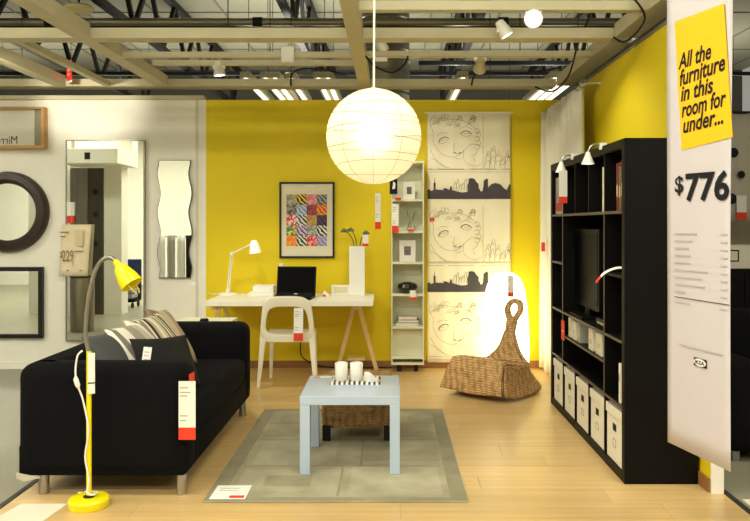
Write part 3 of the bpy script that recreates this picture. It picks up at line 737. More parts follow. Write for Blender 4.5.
# papers and card on the desk
t = thing('letter_tray', 'white letter tray with papers between desk lamp and laptop', 'letter tray', (X(264, 7.1), 7.08, dz))
G().box(-.135, .11, -.10, .10, 0, .03).build('tray', m_whiteplast, t, bevel=.004)
G().box(-.09, .105, -.08, .09, .03, .095).build('paper_stack', m_paper, t, bevel=.004)
t = thing('photo_stand', 'small white card frame standing beside the vase', 'photo frame', (X(340.5, 7.1), 7.10, dz))
G().box(-.085, .085, -.012, .008, 0, .095).build('frame', m_whiteplast, t, bevel=.004)
G().box(-.065, .065, -.014, -.012, .018, .078).build('card', M('cream_card', (224, 214, 180), .8), t)
t = thing('folded_leaflet', 'small white and red leaflet lying on the desk', 'leaflet', (X(325, 6.95), 6.95, dz), .3)
G().prism([(-.04, 0), (.04, 0), (.0, .055)], -.03, .03).build('leaflet', m_paper, t)
G().box(-.03, .0, -.034, -.031, .004, .02).build('red_print', m_red, t)
# laptop
t = thing('laptop', 'open black laptop on the white desk', 'laptop', (X(296, 6.95), 6.76, dz), -.06)
lb_ = G().box(-.18, .18, -.125, .125, 0, .022).build('base', m_bplast, t, bevel=.006)
G().box(-.155, .155, -.02, .105, .022, .0245).build('keyboard', m_rub, lb_)
G().box(-.045, .045, -.105, -.04, .022, .0235).build('touchpad', m_rub, lb_)
tl = math.radians(-14)
mx = Matrix.Translation((0, .122, .02)) @ Matrix.Rotation(tl, 4, 'X')
ll = G().box(-.18, .18, -.008, .008, 0, .265).xf(mx).build('lid', m_bplast, t, bevel=.004)
G().box(-.166, .166, -.0095, -.008, .022, .25).xf(mx).build('screen', m_screen, ll)
G().box(-.016, .016, -.0098, -.008, .008, .014).xf(mx).build('maker_mark', m_chrome, ll)
# desk lamp
ydl = 7.12
t = thing('desk_lamp', 'white jointed desk lamp with bell shade', 'desk lamp', (X(228, ydl), ydl, dz))
lx = t.location.x
G().lathe([(0, 0), (.09, 0), (.092, .01), (.08, .018), (.022, .022), (.02, .05), (0, .052)], 30).build('base', m_whiteplast, t, smooth=45)
e = (X(232, ydl)-lx, 0, Z(253.5, ydl)-dz); s = (X(251.5, ydl)-lx, -.02, Z(244, ydl)-dz)
for k in (-.009, .009):
    G().tube([(k, 0, .04), (e[0]+k, 0, e[2])], .0055, 8).build('lower_arm', m_whiteplast, t, smooth=True)
    G().tube([(e[0], k, e[2]), (s[0], s[1]+k, s[2])], .0055, 8).build('upper_arm', m_whiteplast, t, smooth=True)
G().lathe([(.016, -.018), (.016, .018)], 16, e, 'y').build('elbow_joint', m_whiteplast, t, smooth=True)
q = Matrix.Translation((X(254, ydl)-lx, -.02, Z(240, ydl)-dz)) @ Matrix.Rotation(math.radians(-8), 4, 'Y')
m_shl = M('lit_white_shade', (246, 246, 240), .4, emit=(255, 250, 230), estr=.35, var=0)
G().lathe([(0, 0), (.022, -.004), (.036, -.03), (.046, -.075), (.056, -.125), (.053, -.125), (.042, -.07), (.0, -.03)], 26).xf(q).build('lamp_shade', m_shl, t, smooth=50)
G().tube([tuple(q @ Vector(p)) for p in ((.0, 0, -.11), (-.012, 0, -.15), (-.012, 0, -.185))], .002, 5).build('pull_cord', m_greyink, t)
G().tube(spline([(-.02, .03, .012), (-.09, .05, .006), (-.16, .02, .006), (-.2, .1, .006)], 5), .004, 6).build('cord', m_whiteplast, t, smooth=True)
# vase with stems
yv = 7.10
t = thing('vase', 'tall square white vase standing on the desk', 'vase', (X(357.2, yv), yv, dz+.001))
G().box(-.073, .073, -.06, .06, 0, .462).build('vase_body', m_ceramic, t, bevel=.004)
G().box(-.064, .064, -.051, .051, .458, .4632).build('mouth', m_rub, t)
for u, v, u2 in ((344, 231, 354), (350.5, 230, 356.5), (366, 233, 360)):
    s = thing('flower_stem', {344: 'drooping green stem leaning furthest from the tag, in the vase', 350.5: 'middle green stem with thistle head in the vase', 366: 'green stem bending over the small tag, in the vase'}[u], 'stem', (X(u2, yv), yv, dz+.4650), group='stems in the vase')
    a = X(u, yv)-X(u2, yv); hz = Z(v, yv)-dz-.4650
    G().tube(spline([(0, 0, .0), (a*.15, 0, hz*.45), (a*.6, 0, hz*.85), (a, 0, hz)], 5), .004, 6).build('stem', m_stem, s, smooth=True)
    G().lathe([(0, -.016), (.016, -.008), (.022, .006), (.016, .02), (0, .026)], 12, (a, 0, hz)).build('flower_head', m_leaf, s, smooth=True)
    for k in range(5):
        an = k*2*PI/5
        G().add([(a, 0, hz-.015), (a+.034*math.cos(an), .034*math.sin(an), hz+.012), (a+.036*math.cos(an+.4), .036*math.sin(an+.4), hz-.012)], [(0, 1, 2)]).build('leaf', m_leaf, s, solid=.002)
t = price_tag((X(365.5, 7.03), 7.03, Z(246, 7.03)), .055, .105, 'tiny white price tag with red end hanging beside vase mouth', .22, text=False)
# poster
yp = YW-.016
xa, xb, za, zb = X(279.5, yp), X(334.5, yp), Z(258, yp), Z(182, yp)
t = thing('framed_poster', 'black framed collage print of coloured squares on yellow wall', 'picture', ((xa+xb)/2, yp, za))
w, h = (xb-xa)/2, zb-za
for b in ((-w, w, 0, .018), (-w, w, h-.018, h)): G().box(b[0], b[1], -.014, .014, b[2], b[3]).build('frame_bar', m_blackframe, t)
for b in ((-w, -w+.018), (w-.018, w)): G().box(b[0], b[1], -.014, .014, .018, h-.018).build('frame_bar', m_blackframe, t)
G().box(-w+.018, w-.018, -.002, .01, .018, h-.018).build('mat_board', M('mat_board', (232, 224, 196), .7), t)
pal = [((150, 134, 92), (190, 182, 160)), ((30, 28, 26), (240, 208, 40)), ((224, 120, 124), (238, 170, 168)), ((84, 80, 84), (170, 166, 160)),
       ((150, 148, 140), (70, 70, 66)), ((196, 208, 230), (120, 140, 190)), ((128, 44, 66), (180, 70, 80)), ((240, 170, 40), (214, 50, 36)),
       ((222, 60, 72), (246, 220, 214)), ((226, 224, 216), (40, 40, 44)), ((176, 134, 64), (204, 168, 96)), ((44, 34, 60), (90, 60, 90)),
       ((60, 120, 120), (230, 210, 40)), ((110, 70, 130), (220, 200, 220)), ((130, 140, 130), (190, 190, 176)), ((44, 48, 40), (236, 232, 216)),
       ((238, 120, 30), (250, 160, 60)), ((40, 44, 36), (220, 230, 210)), ((214, 56, 48), (246, 170, 160)), ((140, 130, 180), (190, 180, 210))]
def duo(name, c1, c2, sc, k):
    m = bpy.data.materials.new(name); m.use_nodes = True; nt = m.node_tree; b = nt.nodes['Principled BSDF']; L = nt.links.new
    tc = nt.nodes.new('ShaderNodeTexCoord')
    if k % 2: n = nt.nodes.new('ShaderNodeTexWave'); n.inputs['Scale'].default_value = sc*.8; n.inputs['Distortion'].default_value = 6; n.bands_direction = 'DIAGONAL'
    else: n = nt.nodes.new('ShaderNodeTexNoise'); n.inputs['Scale'].default_value = sc*1.6
    L(tc.outputs['Object'], n.inputs['Vector'])
    cr = nt.nodes.new('ShaderNodeValToRGB'); cr.color_ramp.interpolation = 'CONSTANT'
    cr.color_ramp.elements[0].color = (*lin(c1), 1); cr.color_ramp.elements[1].color = (*lin(c2), 1); cr.color_ramp.elements[1].position = .52
    L(n.outputs[1] if k % 2 else n.outputs['Fac'], cr.inputs[0]); L(cr.outputs[0], b.inputs['Base Color']); b.inputs['Roughness'].default_value = .5
    return m
px0, px1, pz0, pz1 = X(286.5, yp)-t.location.x, X(327, yp)-t.location.x, Z(246, yp)-za, Z(194.5, yp)-za
for r in range(5):
    for c in range(4):
        a = px0+(px1-px0)*c/4; d = pz1-(pz1-pz0)*(r+1)/5; cw = (px1-px0)/4; chh = (pz1-pz0)/5
        o = G().box(-cw/2, cw/2, -.0035, -.002, -chh/2, chh/2).build('collage_square', duo('collage_%d' % (r*4+c), *pal[r*4+c], 18, r*4+c), t)
        o.location = (a+cw/2, 0, d+chh/2)
# wall switch and wall tag
t = thing('wall_socket', 'small white wall box above the laptop', 'wall socket', (X(281.5, YW), YW-.011, Z(267.5, YW)))
G().box(-.02, .02, -.006, .01, 0, .045).build('plate', m_whiteplast, t, bevel=.004); G().box(-.006, .006, -.009, -.006, .014, .03).build('rocker', m_paper, t)
price_tag((X(378, YW), YW-.012, Z(229, YW)), .055, .345, 'long white price tag with red end on yellow wall beside poster', .2)
cable([(X(303, 7.2), 7.22, .672), (X(302, 7.2), 7.26, .5), (X(300, 7.2), 7.26, .25), (X(303, 7.2), 7.25, .10), (X(330, 7.2), 7.26, .012), (X(392, 7.2), 7.26, .012)], .006, m_rub, 'black power cable hanging from desk and along the floor edge')

# ================================================================== WHITE CHAIR
yc = 6.40
t = thing('desk_chair', 'cream white plastic chair with open back tucked under desk', 'chair', (X(286.5, yc)+.005, yc+.2, .0))
def sup(a, zlo, zhi, n, taper, N=56):
    zc, b = (zlo+zhi)/2, (zhi-zlo)/2; out = []
    for k in range(N):
        an = 2*PI*k/N; c, s = math.cos(an), math.sin(an)
        x = a*math.copysign(abs(c)**(2/n), c); z = b*math.copysign(abs(s)**(2/n), s)
        out.append((x*(1-taper*z/b), zc+z))
    return out
g = G(); g.ring(sup(.220, .385, .778, 4.2, .09), sup(.178, .448, .690, 4.0, .10), -.018, .018)
g.v = [(x, y-.2-(z-.385)*.10+.03, z) for x, y, z in g.v]
g.build('backrest_frame', m_chairplast, t, smooth=50, bevel=.008, seg=3)
g = G(); n = 10
top = [[(-.205+.41*i/n, -.185+.40*j/n, .430-.015*math.sin(PI*i/n)*math.sin(PI*j/n)) for i in range(n+1)] for j in range(n+1)]
bot = [[(x, y, .40) for x, y, z in r] for r in top]
g.grid(top); g.grid(bot)
for i in range(n):
    for rr, rev in ((0, 0), (n, 1)):
        pass
g2 = G().grid(top); g2.build('seat', m_chairplast, t, smooth='all', solid=.03)
for sx in (-1, 1):
    G().bar((sx*.203, -.165, .47), (sx*.243, -.215, 0), .055, .04, (0, 1, 0), .026, .026).build('leg', m_chairplast, t, bevel=.006)
    G().bar((sx*.185, .185, .42), (sx*.205, .225, 0), .045, .04, (0, 1, 0), .024, .024).build('leg', m_chairplast, t, bevel=.006)
G().box(-.20, .20, -.19, -.165, .385, .42).build('rear_apron', m_chairplast, t, bevel=.008)
price_tag((X(298.5, 6.35), 6.335, Z(341, 6.34)), .078, .275, 'white price tag with red end hanging on white chair back', .24, 0, -.08)

# ================================================================== SIDE TABLE behind sofa
t = thing('side_table', 'small cream side table between sofa and desk', 'side table', (-1.52, 6.10, 0))
G().box(-.23, .23, -.25, .29, .555, .60).build('tabletop', m_unit, t, bevel=.003)
for sx in (-1, 1):
    for sy in (-.22, .26): G().box(sx*.20-.025, sx*.20+.025, sy-.025, sy+.025, 0, .555).build('leg', m_unit, t)
t = thing('phone_puck', 'small black round gadget on the cream side table', 'gadget', (X(205, 6.1), 6.08, .6005))
G().lathe([(0, 0), (.035, 0), (.037, .012), (.03, .028), (0, .03)], 24).build('body', m_bplast, t, smooth=True)
G().lathe([(.0, .0301), (.018, .031)], 20).build('button', m_chrome, t)
cable([(X(209, 6.1), 6.07, .606), (X(215, 6.1), 6.0, .606), (X(222, 6.1), 6.1, .606), (X(226, 6.1), 6.05, .606)], .005, m_whiteplast, 'white cable curled on the cream side table')

# ================================================================== NARROW SHELF UNIT
yf = 7.06
xa, xb = X(391.3, yf), X(424, yf); zt = Z(161, yf); zbt = Z(365, yf)
t = thing('shelf_unit', 'narrow tall pale shelf unit beside the comic print panel', 'shelf unit', ((xa+xb)/2, yf, 0))
w = (xb-xa)/2; dp = YW-.016-yf
zs = [Z(v, yf) for v in (199, 231, 262, 294, 326.5, 357)]
G().box(-w, -w+.012, 0, dp, zbt, zt).build('side_panel', m_unit, t); G().box(w-.012, w, 0, dp, zbt, zt).build('side_panel', m_unit, t)
G().box(-w+.012, w-.012, dp-.008, dp, zbt, zt).build('back_panel', m_unit, t)
for z in zs+[zbt+.02, zt]: G().box(-w+.012, w-.012, 0.002, dp-.008, z-.02, z).build('shelf', m_unit, t)
G().box(-w+.012, w-.012, .10, .112, zs[5], zs[4]-.02).build('front_panel', m_unit, t)
for x in (-.08, .08): G().box(x-.02, x+.02, .05, .09, 0, zbt).build('foot', m_rub, t)
SX = t.location.x
def pframe(u0, u1, v1, zb, y, mat, art, label, lean=.0):
    x0, x1 = X(u0, y), X(u1, y); h = Z(v1, y)-zb
    t = thing('framed_photo', label, 'photo frame', ((x0+x1)/2, y, zb+.0005), group='photo frames on the narrow shelf unit')
    w = (x1-x0)/2
    G().ring([(-w, 0), (w, 0), (w, h), (-w, h)], [(-w+.012, .012), (w-.012, .012), (w-.012, h-.012), (-w+.012, h-.012)], 0, .016).build('frame', mat, t)
    G().box(-w+.012, w-.012, .005, .012, .012, h-.012).build('mat_board', m_paper, t)
    G().box(-w*.42, w*.42, .003, .005, h*.3, h*.72).build('print', art, t)
    G().prism([(-w*.3, 0), (w*.3, 0), (w*.3, h*.5), (-w*.3, h*.5)], .016, .05).build('stand', mat, t)
m_art = M('grey_photo', (110, 104, 100), .6, var=.5, scale=30)
pframe(403.5, 415, 182, zs[0], 7.15, m_whiteplast, m_art, 'small white photo frame on the top shelf of narrow unit')
pframe(399.5, 415.5, 240.5, zs[2], 7.15, m_whiteplast, m_art, 'larger white photo frame on the third shelf of narrow unit')
t = thing('black_card', 'small black and white card at the top shelf edge', 'card', (X(393.5, 7.04), 7.045, Z(194, 7.04)))
G().box(-.036, .036, -.002, .002, 0, .14).build('card', m_ink, t)
G().add([(-.012, -.003, .045), (.014, -.003, .05), (.018, -.003, .10), (-.002, -.003, .118), (-.006, -.003, .08)], [(0, 1, 2, 3, 4)]).build('white_print', m_paper, t)
# glass hourglass vase, bowl, books
t = thing('glass_vase', 'clear waisted glass vase on the second shelf', 'vase', (X(411, 7.15), 7.16, zs[1]+.0005))
G().lathe([(.0, 0), (.04, 0), (.044, .01), (.02, .08), (.016, .095), (.042, .17), (.044, .20), (.040, .20), (.013, .095), (.0, .012)], 24).build('glass', m_glass, t, smooth=True)
t = thing('bowl', 'glossy black round bowl on the fourth shelf', 'bowl', (X(407.5, 7.16), 7.17, zs[3]+.0005))
G().lathe([(0, 0), (.05, 0), (.075, .02), (.096, .055), (.088, .085), (.06, .10), (.045, .10), (.07, .08), (.07, .05), (0, .02)], 32).build('bowl_body', m_bowl, t, smooth=True)
for i, (c, lb) in enumerate((((216, 210, 196), 'white book at the bottom of the small stack'), ((120, 106, 92), 'brown book in the middle of the small stack'), ((206, 190, 176), 'pale book on top of the small stack'))):
    t = thing('book', lb, 'book', (X(407.5, 7.15)+(-.004, .006, 0)[i], 7.17, zs[4]+.0005+i*.029), group='books on the narrow shelf unit')
    G().box(-.11+.01*i, .11-.01*i, -.075, .075, 0, .004).build('cover', M('book_cover_%d' % i, c, .6), t); G().box(-.11+.01*i, .11-.01*i, -.075, .075, .024, .028).build('cover', MATS['book_cover_%d' % i], t)
    G().box(-.106+.01*i, .106-.01*i, -.071, .073, .004, .024).build('pages', m_paper, t)
price_tag((X(395.3, 7.045), 7.045, Z(233, 7.045)), .062, .27, 'white price tag with red end on shelf unit side', .25)
for u, v, w_, lb in ((398, 200, .055, 'under the top shelf frame'), (411, 231.5, .055, 'under the glass vase'), (413, 299.5, .055, 'below the black bowl')):
    price_tag((X(u, 7.04), 7.047, Z(v, 7.04)), w_, .03 if v < 290 else .085, 'tiny red price label on shelf edge '+lb, .8 if v < 290 else .25, text=False)

# ================================================================== COMIC PRINT PANEL
yq = YW-.03
xa, xb, zb, zt = X(427.5, yq), X(510.5, yq), Z(362.5, yq), Z(113, yq)
t = thing('print_panel', 'long cream fabric panel printed with comic faces and dark skylines', 'fabric panel', ((xa+xb)/2, yq, zb))
w, h = (xb-xa)/2, zt-zb
wav = lambda x, z: -.004*math.sin(x*19+z*1.1)-.003*math.sin(x*41-z*2.2)
g = G().grid([[(-w+2*w*i/40, wav(-w+2*w*i/40, h*j/50), h*j/50) for i in range(41)] for j in range(51)])
fab = g.build('fabric', m_canvas, t, smooth='all', solid=.002, fix=False)
G().tube([(-w-.03, 0, h+.004), (w+.03, 0, h+.004)], .008, 10).build('hanging_rod', m_whiteplast, t, smooth=True)
S = yq/F            # metres per photo pixel on this plane
def print_on(g, name, mat, zoff, off=.006):
    vs = [(x, wav(x, z+zoff)-off, z+zoff) for x, y, z in g.v]
    g.v = vs; return g.build(name, mat, fab, fix=False)
def face_lines():
    """panel 83 x 57 px; x from 0..83, y up 0..57, in photo pixels"""
    L_ = []
    c = lambda *p: L_.append((spline([(a, b, 0) for a, b in p], 6), .46))
    k = lambda *p: L_.append((spline([(a, b, 0) for a, b in p], 6), 1.1))
    c((1, .5), (55, .5)); c((55.5, .5), (55.5, 57)); c((57, .5), (82, .5)); c((1, -2), (82, -2))
    c((3, 20), (7, 12), (12, 6), (22, 2)); c((3, 12), (10, 9), (18, 2)); c((6, 38), (2, 48), (8, 55)); c((6, 38), (6, 28), (12, 18), (22, 13), (30, 14), (37, 20))
    c((37, 20), (41, 24), (46, 26), (53, 24), (55, 22)); c((36, 20), (36, 12), (40, 6), (48, 4), (54, 6)); c((44, 14), (48, 16), (50, 20)); c((46, 12), (47, 9))
    c((27, 27), (26, 20), (28, 17), (31, 15.8), (33, 17)); c((12, 29), (15, 29.8), (18, 31)); c((36, 36), (39, 36.4), (42, 36.2))
    k((11, 27), (13, 31), (18, 33), (21, 31.5)); c((11, 27), (15, 26.5), (19, 28.5), (21, 31.5)); k((33, 36), (36, 38.5), (40, 38.6), (44, 36)); c((33, 36), (37, 33.6), (42, 34), (44, 36))
    k((26, 17.5), (29, 16.6)); k((31, 16.6), (34, 17.6)); c((28, 12), (31, 11), (34, 12.5)); c((9, 34), (14, 37), (20, 36.5)); c((32, 41), (38, 43), (45, 41))
    rr = random.Random(5)
    for i in range(16):
        a, b = 5+rr.random()*40, 44+rr.random()*9; q = 1.5+rr.random()*2.5
        c((a, b), (a+q*.6, b+q), (a+q*1.4, b+q*.5), (a+q, b-q*.4)); c((a-2, b-2), (a+1, b-.5), (a+4, b-1.5))
    c((2, 44), (10, 48), (24, 50.5), (36, 49), (46, 43), (51, 36))
    for i in range(5):
        a, b = 47+1.2*(i % 2), 40-4*i
        c((a, b), (a+3, b+2), (a+5, b-1), (a+3, b-3.5), (a, b-2))
    for i in range(5):
        a = 58+5*i; b = 12+5*math.sin(i*1.6)
        c((a-1, 2), (a, b), (a+3, b+7), (a+5, b), (a+4, 4)); c((a, 6), (a+2, b-2), (a+4, 8)); c((a+1, b+1), (a+2.5, b+4), (a+3.5, b+1))
    k((80, 12), (81, 14), (82, 11))
    return L_
FL = face_lines()
for base in (170, 263.5, 357.0):       # photo row of the bottom of each face panel
    g = G(); g2 = G()
    for pts, wd in FL:
        (g2 if wd > 1 else g).ribbon([(-w+p.x*S, p.y*S) for p in pts], wd*S*(.62 if wd > 1 else .6))
    z0 = Z(base, yq)-zb
    print_on(g, 'face_line_print', m_line, z0); print_on(g2, 'face_ink_print', m_sil, z0, .0065)
sky = [(0, 0), (0, 9), (2, 10), (3, 8), (6, 9), (6, 16), (6.6, 16), (7, 22), (7.4, 16), (8, 16), (8, 9.5), (16, 9), (16, 11), (19, 10.5), (22, 9), (23, 13), (24.5, 12), (24.5, 9), (28, 8), (34, 6.5), (39, 7), (42, 9),
       (42, 12), (40, 15), (42, 18), (41, 20), (44, 21), (47, 20), (49, 17), (51, 15), (50, 12), (52, 10), (53, 7.5), (55, 8), (56, 14), (56, 18), (59, 20.5), (60.5, 19.5), (58, 17), (58, 12), (60, 9), (61, 12), (64, 15), (68, 16), (73, 14.5), (76, 11), (79, 9), (81, 13), (82, 15), (83, 14), (83, 0)]
for base in (199.0, 292.0):
    g = G(); n = len(sky)
    # fan of thin columns so the print follows the fabric
    xs = sorted(set([p[0] for p in sky]+[i*1.0 for i in range(84)]))
    def top(x):
        m_ = 0
        for a, b in zip(sky[1:-1], sky[2:-1]):
            lo, hi = sorted((a[0], b[0]))
            if lo <= x <= hi and hi > lo: m_ = max(m_, a[1]+(b[1]-a[1])*(x-a[0])/(b[0]-a[0]))
        return m_
    for a, b in zip(xs[:-1], xs[1:]):
        ta, tb = top(a+1e-4), top(b-1e-4)
        g.add([(-w+a*S, 0, 0), (-w+b*S, 0, 0), (-w+b*S, 0, tb*S), (-w+a*S, 0, ta*S)], [(0, 1, 2, 3)])
    print_on(g, 'skyline_print', m_sil, Z(base, yq)-zb)
    g = G()
    for i in range(6):
        a = 26+2.6*i; g.ribbon([(-w+p.x*S, p.y*S) for p in spline([(a, 9, 0), (a+.6, 14+3*math.sin(i*2), 0), (a+2, 17+3*math.sin(i*2), 0), (a+3, 12, 0), (a+2.4, 9, 0)], 5)], .35*S)
    g.ribbon([(-w, 30*S), (w, 30*S)], .4*S)
    print_on(g, 'sketch_line_print', m_line, Z(base, yq)-zb)
t = thing('red_sticker', 'small red price sticker on the comic print panel', 'sticker', (X(432, yq), yq-.014, Z(221.5, yq)))
G().box(-.022, .022, -.002, .002, 0, .034).build('sticker', m_red, t); G().box(-.014, .010, -.003, -.002, .012, .016).build('print_line', m_paper, t)

# ================================================================== GLOWING FLOOR LANTERN
def paper_lamp(name, rgb, strength):
    m = bpy.data.materials.new(name); m.use_nodes = True; nt = m.node_tree; b = nt.nodes['Principled BSDF']; L = nt.links.new
    b.inputs['Base Color'].default_value = (*lin((246, 240, 216)), 1); b.inputs['Roughness'].default_value = .8
    tc = nt.nodes.new('ShaderNodeTexCoord'); n = nt.nodes.new('ShaderNodeTexNoise'); n.inputs['Scale'].default_value = 9; L(tc.outputs['Object'], n.inputs['Vector'])
    mr = nt.nodes.new('ShaderNodeMapRange'); mr.inputs[3].default_value = strength*.94; mr.inputs[4].default_value = strength*1.06
    L(n.outputs['Fac'], mr.inputs[0]); L(mr.outputs[0], b.inputs['Emission Strength']); b.inputs['Emission Color'].default_value = (*lin(rgb), 1)
    MATS[name] = m; return m
GLOBE_E, FLOORLAMP_E = .30, 3.2
m_floorlamp = paper_lamp('lit_floor_lantern_fabric', (255, 244, 196), FLOORLAMP_E)
t = thing('floor_lantern', 'tall rounded glowing white lantern standing behind the rocking chair', 'lantern', (X(505.5, 6.98), 6.99, 0))
G().lathe([(.0, .03), (.19, .03), (.215, .08), (.222, .25), (.215, .45), (.198, .65), (.175, .80), (.14, .89), (.08, .935), (0, .945)], 40).build('fabric_shade', m_floorlamp, t, smooth='all')
G().lathe([(.0, 0), (.16, 0), (.16, .03), (0, .03)], 30).build('base', m_whiteplast, t)
price_tag((X(511, 6.70), 6.72, Z(297, 6.70)), .05, .19, 'white price tag with red end hanging in front of glowing lantern', .2)

# ================================================================== WOVEN ROCKING CHAIR
t = thing('rocking_chair', 'woven banana fibre rocking chair with looped handle back', 'rocking chair', (.703, 6.03, .004), math.atan2(-.646, .763))
def loft(A, B, n=8, bulge=0.):
    rows = []
    for j in range(n+1):
        f = j/n
        rows.append([tuple(Vector(a).lerp(Vector(b), f)+Vector((0, 0, -bulge*math.sin(PI*f)))) for a, b in zip(A, B)])
    return rows
def build_w(rows, name): return G().grid(rows).build(name, m_wick2, t, smooth='all', solid=.022)
N = 24
topA = [(-.245+.49*i/N, -.0+.0*i, .305-.02*((i/N*2-1)**4)) for i in range(N+1)]
botA = [(-.315+.58*i/N, -.075+.015*math.sin(PI*i/N), .045+.01*math.cos(2*PI*i/N)) for i in range(N+1)]
rows = []
for j in range(13):
    f = j/12
    rows.append([(a[0]+(b[0]-a[0])*f, a[1]+(b[1]-a[1])*f-.018*math.sin(PI*f)-.0, a[2]+(b[2]-a[2])*f) for a, b in zip(topA, botA)])
pre = [[(x*.985, y+.03, z+.006) for x, y, z in topA], [(x, y+.008, z+.004) for x, y, z in topA]]
build_w(pre+rows, 'front_apron')
# seat
rows = []
for j in range(13):
    f = j/12; y = .03+.40*f
    hw = .24-.02*f
    rows.append([((-1+2*i/N)*hw, y, 0.308-.075*math.sin(PI*.5*f)-.02*math.sin(PI*f)*(1-(-1+2*i/N)**2)-.02*((i/N*2-1)**4)*(1-f)) for i in range(N+1)])
build_w(rows, 'seat')
# side skirts
for s in (-1, 1):
    tp = spline([(s*.245, -.0, .285), (s*.238, .2, .25), (s*.222, .40, .235), (s*.155, .44, .275), (s*.09, .46, .35), (s*.044, .475, .48)], 6)
    bt = spline([(s*.28, -.05, .05), (s*.295, .15, .012), (s*.30, .33, .011), (s*.27, .52, .02), (s*.17, .64, .045), (s*.042, .675, .055)], 6)
    rows = []
    for j in range(13):
        f = j/12
        rows.append([tuple(a.lerp(b, f)-Vector((s*.008*math.sin(PI*f), .0, .012*math.sin(PI*f)))) for a, b in zip(tp, bt)])
    build_w(rows, 'side_skirt')
rows = []
for j in range(13):
    f = j/12
    rows.append([(x, .475+.20*f-.03*math.sin(PI*f)*0, .48+(.055-.48)*f-.02*math.sin(PI*f)) for x in (-.044, -.02, 0, .02, .044)])
build_w(rows, 'rear_skirt')
# back: paddle with loop
prof = [(.235, .215), (.255, .165), (.29, .122), (.34, .088), (.40, .060), (.46, .046), (.52, .046), (.56, .052)]
rows = []
for z, hw in prof:
    rows.append([(hw*(-1+2*i/10), .42+(z-.27)*.34, z) for i in range(11)])
build_w(rows, 'back_panel')
outer, inner = [], []
for k in range(40):
    pass
for k in range(40):
    a = -PI/2+2*PI*k/40
    sa = math.sin(a)
    wo = .088 if sa > 0 else .088-.040*(-sa)**1.2
    outer.append((math.copysign(abs(math.cos(a))**.75, math.cos(a))*wo, .655+.09*sa if sa > 0 else .655+.125*sa))
    inner.append((.040*math.cos(a)*(1 if sa > 0 else 1+.45*sa), .658+(.05 if sa > 0 else .06)*sa))
g = G().ring(outer, inner, -.013, .013)
g.v = [(x, y+.42+(z-.27)*.34, z) for x, y, z in g.v]
g.build('back_loop', m_wick2, t, smooth=50, bevel=.005)

# ================================================================== CURTAINS on right wall
m_curt = M('white_sheer_curtain', (240, 236, 218), .9, var=.02, bump=.1, bscale=60)
def curtain(y0, y1, xc, amp, nf, zt, label):
    t = thing('curtain', label, 'curtain', (xc, (y0+y1)/2, 0), group='white curtains on the right wall')
    n = nf*10; cy = (y0+y1)/2
    rows = []
    for j in range(13):
        f = j/12; z = .02+(zt-.02)*f
        rows.append([(amp*(.75+.35*(1-f))*math.sin(2*PI*nf*i/n+.4*math.sin(f*3))+.01*math.sin(i*.37), y0-cy+(y1-y0)*i/n, z) for i in range(n+1)])
    G().grid(rows).build('fabric', m_curt, t, smooth='all', solid=.003)
    for k in range(nf):
        yy = y0-cy+(y1-y0)*(k+.25)/nf
        G().box(-.003+amp*.6, .003+amp*.6, yy-.02, yy+.02, zt-.02, zt+.05).build('hanging_tab', m_curt, t)
    return t
curtain(6.0, 6.55, 1.50, .055, 4, 2.46, 'white curtain panel hanging beside the bookcase end')
curtain(6.60, 7.26, 1.50, .06, 5, 2.46, 'white curtain panel hanging in the yellow wall corner')
t = thing('curtain_rod', 'white curtain rod with curled end on the right yellow wall', 'curtain rod', (1.50, 6.55, 2.50))
G().tube([(.045, -.62, 0), (.045, .74, 0)], .010, 10).build('rod', m_whiteplast, t, smooth=True)
G().tube(spline([(.045, -.62, 0), (.02, -.64, .02), (-.01, -.65, .0), (-.015, -.65, -.035), (.01, -.65, -.05), (.03, -.65, -.035)], 5), .007, 8).build('curled_finial', m_chrome, t, smooth=True)
for yy in (-.60, .6):
    G().tube([(.045, yy, 0), (.158, yy, 0)], .007, 8).build('bracket', m_whiteplast, t, smooth=True)
    G().lathe([(.02, .150), (.02, .158)], 14, (0, yy, 0), 'x').build('wall_plate', m_whiteplast, t)
price_tag((X(545.5, 6.9)-.015, 6.93, Z(251.5, 6.9)), .035, .15, 'white price tag with red end on the corner curtain', .55, -.5, text=False)

# ================================================================== GLOBE LANTERN
m_globe = paper_lamp('lit_rice_paper', (255, 241, 190), GLOBE_E)
nt = m_globe.node_tree; rf = nt.nodes.new('ShaderNodeBsdfRefraction'); rf.inputs['Roughness'].default_value = .75; rf.inputs['IOR'].default_value = 1.3
mx = nt.nodes.new('ShaderNodeMixShader'); mx.inputs[0].default_value = .3
nt.links.new(nt.nodes['Principled BSDF'].outputs[0], mx.inputs[1]); nt.links.new(rf.outputs[0], mx.inputs[2]); nt.links.new(mx.outputs[0], nt.nodes['Material Output'].inputs['Surface'])
yg = 4.0
t = thing('globe_lantern', 'large round rice paper lantern hanging by a cord', 'pendant lamp', (X(373.8, yg), yg, Z(136.5, yg)))
Rg = 47.6*yg/F
prof = []
nr = 22
for k in range(nr*4+1):
    th = -PI/2*.94+PI*.94*k/(nr*4)
    prof.append(((Rg*(1-.010*(1-abs(math.sin(PI*k/4)))))*math.cos(th), Rg*math.sin(th)))
G().lathe(prof, 48).build('paper_shade', m_globe, t, smooth='all')
m_rib = M('bamboo_wire_rib', (150, 140, 100), .7, emit=(220, 200, 130), estr=.2)
rnd = random.Random(3)
